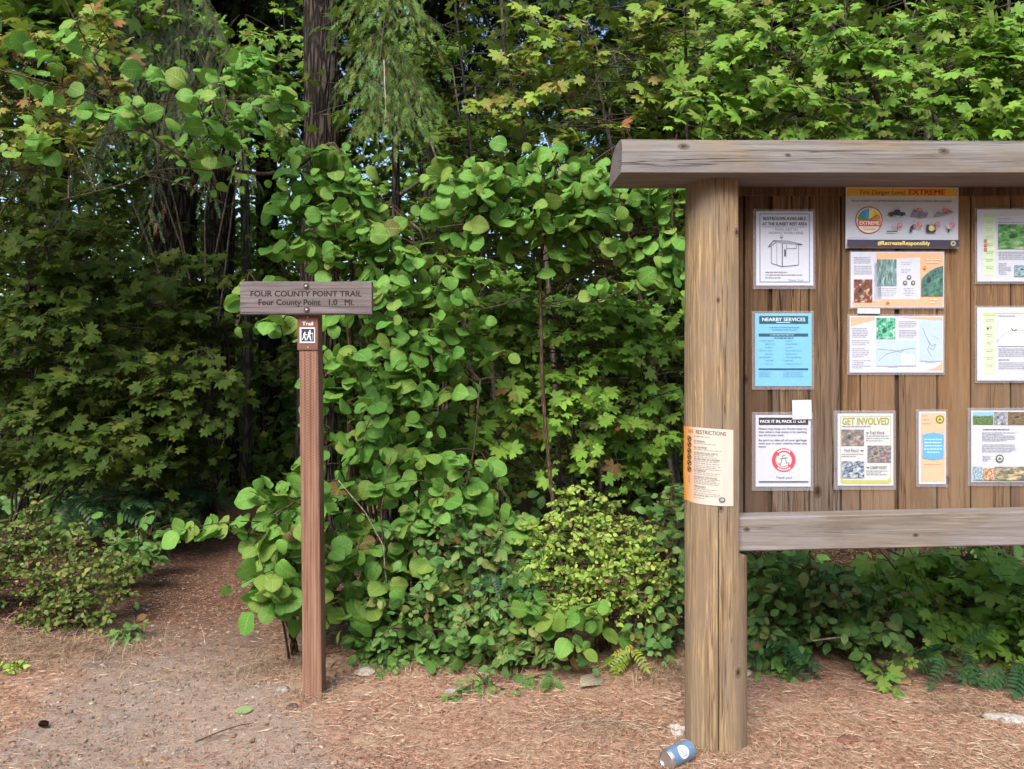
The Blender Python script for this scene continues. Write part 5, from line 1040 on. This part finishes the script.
# big fir with grey drooping boughs over the trail mouth
def big_fir(name,label,px,Y,r,h,boughs,mat=NEEDLED,z0=4.5,lean_=(0,0),upper=True,tm=SPRIG,sc_=.12,dens=1.):
    c=B(px,Y); c[2]=gz(c[0],c[1]); root=thing(name,label,'conifer',c); obj('trunk',trunk_geo(c,r,h,lean_,24),BARK,root,smooth=True)
    sp_=[];wd=[]
    for (a,b,dr,hg) in boughs: bough(P(*a),P(*b),dr,sp_,wd,dens,sc_,.34,hg,.008)
    if sp_: fir_parts(root,sp_,wd,tm,mat,0.,('lower_boughs','branches'))
    return root
big_fir('fir_tree','thick furrowed fir trunk on the left with grey green boughs drooping over the trail mouth',178,8.4,.24,19,
 [((178,30,8.3),(60,215,5.3),.12,1.),((178,40,8.3),(150,225,5.2),.12,1.),((178,10,8.3),(15,170,5.4),.1,1.),((178,50,8.3),(205,190,5.3),.12,.9),((178,-10,8.3),(100,160,5.2),.1,1.),((178,10,8.3),(250,180,5.5),.1,.9),((178,-20,8.3),(-30,190,5.6),.1,1.),((178,-20,8.3),(180,130,5.6),.1,.9),((178,10,8.3),(280,120,5.8),.1,.9),((178,-40,8.3),(230,60,5.8),.1,.9),((178,-40,8.3),(60,90,5.8),.1,.9)],dens=.75)
big_fir('fir_tree','dark straight fir trunk standing behind the hazel limb, left of the young fir',319,7.0,.185,21,[],dens=.6)
big_fir('fir_tree','dark fir trunk in the shade right behind the left half of the trail sign',222,10.2,.20,18,[],dens=.5)
big_fir('fir_tree','slim fir trunk just right of the young fir, partly hidden by maple leaves',428,9.6,.16,19,[((428,-120,9.6),(470,20,8.),.1,.8)],dens=.6)
big_fir('fir_tree','slim fir trunk beside the bronze tinged maple',452,10.4,.17,19,[],dens=.6)

# fir and maple models copied deeper into the wood; their crowns close the roof over it
def fir_model(seed,h,r):
    root=thing('fir_tree','x','conifer',(0,0,0)); obj('trunk',trunk_geo(np.zeros(3),r,h,(0,0),14),BARK,root,smooth=True); sp_=[];wd=[]
    z=6.8
    while z<h-.5:
        f=(z-6.8)/(h-6.8); Lb=(2.9*(1-f)**.7+.35)
        for k in range(6):
            a=rng.uniform(0,2*PI); bough((0,0,z),(Lb*math.cos(a),Lb*math.sin(a),z-.35*Lb*(1-f)+.1),.12,sp_,wd,.42,.40,.5,.4,.02)
        z+=.62+.3*f
    fir_parts(root,sp_,wd,SPRIG_F,NEEDLED); return root
FM=[fir_model(0,17,.17),fir_model(1,20,.21)]
spots=[(60,11.5,'fir trunk deep in the wood at the far left, behind the dark maple'),(268,13.5,'thin fir trunk far back in the gap left of the dark straight fir'),(640,12,'fir trunk behind the leaves over the left end of the roof beam'),(705,14,'fir trunk deep behind the log post'),(772,11,'fir trunk behind the maple leaves over the restroom sheet'),(840,14,'fir trunk deep behind the slanting maple stem'),(915,11.3,'dark fir trunk behind the leaves over the right half of the roof beam'),(990,13,'fir trunk deep behind the pale stemmed maple'),(-60,9.5,'fir just beyond the left edge with boughs reaching in'),(1120,10,'fir just beyond the right edge behind the board')]
for i,(px,Yd,lb) in enumerate(spots):
    c=B(px,Yd); c[2]=gz(c[0],c[1])
    if i<2: o=FM[i]; o.location=[float(v) for v in c]; o['label']=lb
    else: o=copy_thing(FM[i%2],c,rng.uniform(0,6.28),rng.uniform(.85,1.15),lb)
# the five near firs carry the same kind of upper crown
for k,o in enumerate([o for o in COL.objects if o.parent is None and o.name.startswith('fir_tree') and 'drooping' not in o.get('label','') and 'limb' not in o.get('label','') and o not in FM and o.get('label','').find('fir trunk')>=0 and len([c for c in o.children if c.name.startswith('crown')])==0]):
    cr=[c for c in FM[k%2].children if c.name.startswith('crown')][0].copy(); COL.objects.link(cr); cr.parent=o; cr.location=(0,0,0); cr.rotation_euler=(0,0,k*1.3)
# tall broad leaved trees added to roof and shade the edge of the wood
def tall_model(seed,h,r,nl,z0):
    root=thing('shade_canopy_maple','x','tree',(0,0,0)); obj('trunk',trunk_geo(np.zeros(3),.075,h*.9,(0,0),12),BARKG,root,smooth=True); lg=Geo(); sg=Geo()
    for k in range(nl//14):
        a=rng.uniform(0,2*PI); f=rng.random(); z=z0+(h-z0)*f; rr=r*math.sqrt(rng.random())*(1-.5*f*f); T=np.array([rr*math.cos(a),rr*math.sin(a),z])
        if k%4==0: sg.tube(quad_path((0,0,max(z0-1.2,z-1.5*rr*.6)),T,.3,7),np.linspace(.025,.006,7),5,caps=False)
        n=14; pp=T+rng.normal(0,1,(n,3))*np.array([.42,.42,.16]); ax=rng.normal(0,.7,(n,3))+np.array([0,0,-.25]); nr=np.array([0,-.1,.9])+rng.normal(0,.3,(n,3))
        place_leaves(lg,pp,ax,nr,.21*rng.uniform(.7,1.2,n),MAPLE_S,leaf_tint(n))
    obj('crown',lg,FARLEAF,root,smooth=True); obj('branches',sg,BARKG,root,smooth=True); return root
TM=[tall_model(0,10,3.0,3600,6.0),tall_model(1,9.5,3.4,5200,4.3)]
tspots=[(30,9.6,'tall maple behind the left bank, its unseen crown added to shade the wood'),(-260,6.6,'tall maple beyond the left edge leaning its crown over the trail'),(245,10.2,'tall maple at the trail bend, its unseen crown added for shade'),(770,11.5,'tall maple behind the log post, its unseen crown added for shade'),(930,10.,'tall maple behind the board, its unseen crown added for shade'),(1250,8.6,'unseen tall maple beyond the right edge behind the board, added for shade'),(-420,7.,'unseen tall maple far beyond the left edge, added for shade')]
for i,(px,Yd,lb) in enumerate(tspots):
    c=B(px,Yd); c[2]=gz(c[0],c[1])
    if i<2: o=TM[i]; o.location=[float(v) for v in c]; o['label']=lb
    else: o=copy_thing(TM[0],c,rng.uniform(0,6.28),rng.uniform(.9,1.1),lb)
def maple_model(seed,h,nl,spread,mat=LF_MAPLE_SHADED,z0=.4):
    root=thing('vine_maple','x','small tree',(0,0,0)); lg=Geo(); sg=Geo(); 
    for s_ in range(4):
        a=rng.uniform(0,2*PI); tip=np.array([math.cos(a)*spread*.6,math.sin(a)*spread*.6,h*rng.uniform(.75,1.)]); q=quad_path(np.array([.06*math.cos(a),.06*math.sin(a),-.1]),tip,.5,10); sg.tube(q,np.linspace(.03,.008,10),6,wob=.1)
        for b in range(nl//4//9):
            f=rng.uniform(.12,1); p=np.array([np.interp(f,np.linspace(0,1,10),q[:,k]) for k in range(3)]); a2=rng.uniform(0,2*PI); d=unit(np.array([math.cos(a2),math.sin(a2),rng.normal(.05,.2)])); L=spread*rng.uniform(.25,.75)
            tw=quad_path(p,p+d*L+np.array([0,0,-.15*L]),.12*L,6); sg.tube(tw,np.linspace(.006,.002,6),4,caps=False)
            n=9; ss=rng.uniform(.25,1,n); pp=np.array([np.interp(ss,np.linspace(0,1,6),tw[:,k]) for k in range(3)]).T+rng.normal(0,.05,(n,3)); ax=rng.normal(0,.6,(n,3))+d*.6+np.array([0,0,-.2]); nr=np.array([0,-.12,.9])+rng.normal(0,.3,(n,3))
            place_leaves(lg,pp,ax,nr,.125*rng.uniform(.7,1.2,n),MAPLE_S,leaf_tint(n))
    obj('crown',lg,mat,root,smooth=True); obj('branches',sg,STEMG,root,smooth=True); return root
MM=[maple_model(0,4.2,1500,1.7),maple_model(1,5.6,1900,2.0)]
mspots=[(140,8.8,.55,'small maple in deep shade behind the trail bend'),(120,7.6,.75,'maple in deep shade behind the dark maple on the left bank'),(-20,8.,.95,'maple in deep shade at the far left edge'),(345,8.2,.6,'maple in deep shade behind the signpost'),(420,8.8,.75,'maple behind the young fir'),(510,7.,.95,'maple in the shade behind the tall hazel'),(600,8.,1.05,'maple behind the hazel fan at the end of the roof beam'),(690,7.,1.,'maple directly behind the log post'),(780,7.6,1.05,'maple behind the left of the board'),(860,6.8,.95,'maple behind the middle of the board'),(940,7.8,1.1,'maple behind the right of the board'),(1040,6.9,1.05,'maple behind the pale stemmed maple at the right edge'),(1130,7.5,1.1,'maple beyond the right edge')]
for i,(px,Yd,s_,lb) in enumerate(mspots):
    c=B(px,Yd); c[2]=gz(c[0],c[1])
    if i<2: o=MM[i]; o.location=[float(v) for v in c]; o.scale=(s_,s_,s_); o['label']=lb
    else: o=copy_thing(MM[i%2],c,rng.uniform(-.9,.9),s_,lb)

# far wood, a mass of leaves nobody could count, on the slope behind
g=Geo(); C_=[]
for k in range(1500):
    Yd=rng.uniform(10,27); x=rng.uniform(-1.,1.)*(Yd*.85+2); hz=rng.random()**2.2*6.6; C_.append((x,Yd,gz(x,Yd)+hz,rng.uniform(.5,1.1)))
C_=np.array(C_); N=34; pos=np.repeat(C_[:,:3],N,0)+rng.normal(0,1,(len(C_)*N,3))*np.repeat(C_[:,3],N)[:,None]*np.array([.6,.5,.35]); n=len(pos)
place_leaves(g,pos,rng.normal(0,.6,(n,3))+np.array([0,0,-.2]),np.array([0,-.35,.8])+rng.normal(0,.35,(n,3)),.19*rng.uniform(.6,1.2,n),MAPLE_S,leaf_tint(n))
tag(obj('far_wood',g,FARLEAF),'far leafy wood seen between the trunks','wood',kind='stuff')
C_=[]
for k in range(2500):
    Yd=rng.uniform(12,30); x=rng.uniform(-1.,1.)*(Yd*.8+2); C_.append((x,Yd,gz(x,Yd)+8.2*rng.random()**1.15))
C_=np.array(C_); pos=np.repeat(C_,26,0)+rng.normal(0,1,(len(C_)*26,3))*np.array([.6,.5,.4]); n=len(pos); g=Geo()
place_leaves(g,pos,rng.normal(0,.6,(n,3)),np.array([0,-.35,.8])+rng.normal(0,.35,(n,3)),.24*rng.uniform(.6,1.2,n),OVATE,leaf_tint(n))
tag(obj('far_thicket',g,LF_MAPLE_SHADED,smooth=True),'low dense thicket closing the view deep in the wood','thicket',kind='stuff')
# undergrowth on the floor of the wood
g=Geo(); n=11000; pos=np.c_[rng.uniform(-9,11,n),rng.uniform(4.2,13,n),np.zeros(n)]; m=(np.abs(pos[:,0]-trail_x(pos[:,1]))>.5)&((pos[:,0]>-.9)|(pos[:,1]>5.2)); pos=pos[m]; n=len(pos); pos[:,2]=ground_h(pos[:,0],pos[:,1])+rng.random(n)**2*.55
place_leaves(g,pos,rng.normal(0,.6,(n,3)),np.array([0,-.35,.8])+rng.normal(0,.4,(n,3)),.10*rng.uniform(.5,1.3,n),OVATE,leaf_tint(n)); tag(obj('undergrowth',g,LF_SALAL,smooth=True),'low leafy ground cover on the shaded floor of the wood','ground cover',kind='stuff')

# unseen wood behind the camera, added to shut out low sky and darken the forest
g=Geo(); C_=np.c_[rng.uniform(-26,26,700),-rng.uniform(9,13,700),rng.uniform(.3,7.,700)]; C2=np.c_[np.where(rng.random(300)<.5,-1,1)*rng.uniform(13,17,300),rng.uniform(-10,6,300),rng.uniform(.3,6,300)]; C_=np.vstack([C_,C2]); pos=np.repeat(C_,16,0)+rng.normal(0,.75,(len(C_)*16,3)); n=len(pos)
place_leaves(g,pos,rng.normal(0,.6,(n,3)),np.array([0,.3,.8])+rng.normal(0,.4,(n,3)),.55*rng.uniform(.6,1.2,n),MAPLE_S,leaf_tint(n))
tag(obj('sky_block_wood',g,FARLEAF),'unseen leafy wood added round the clearing to block low sky','wood',kind='stuff')
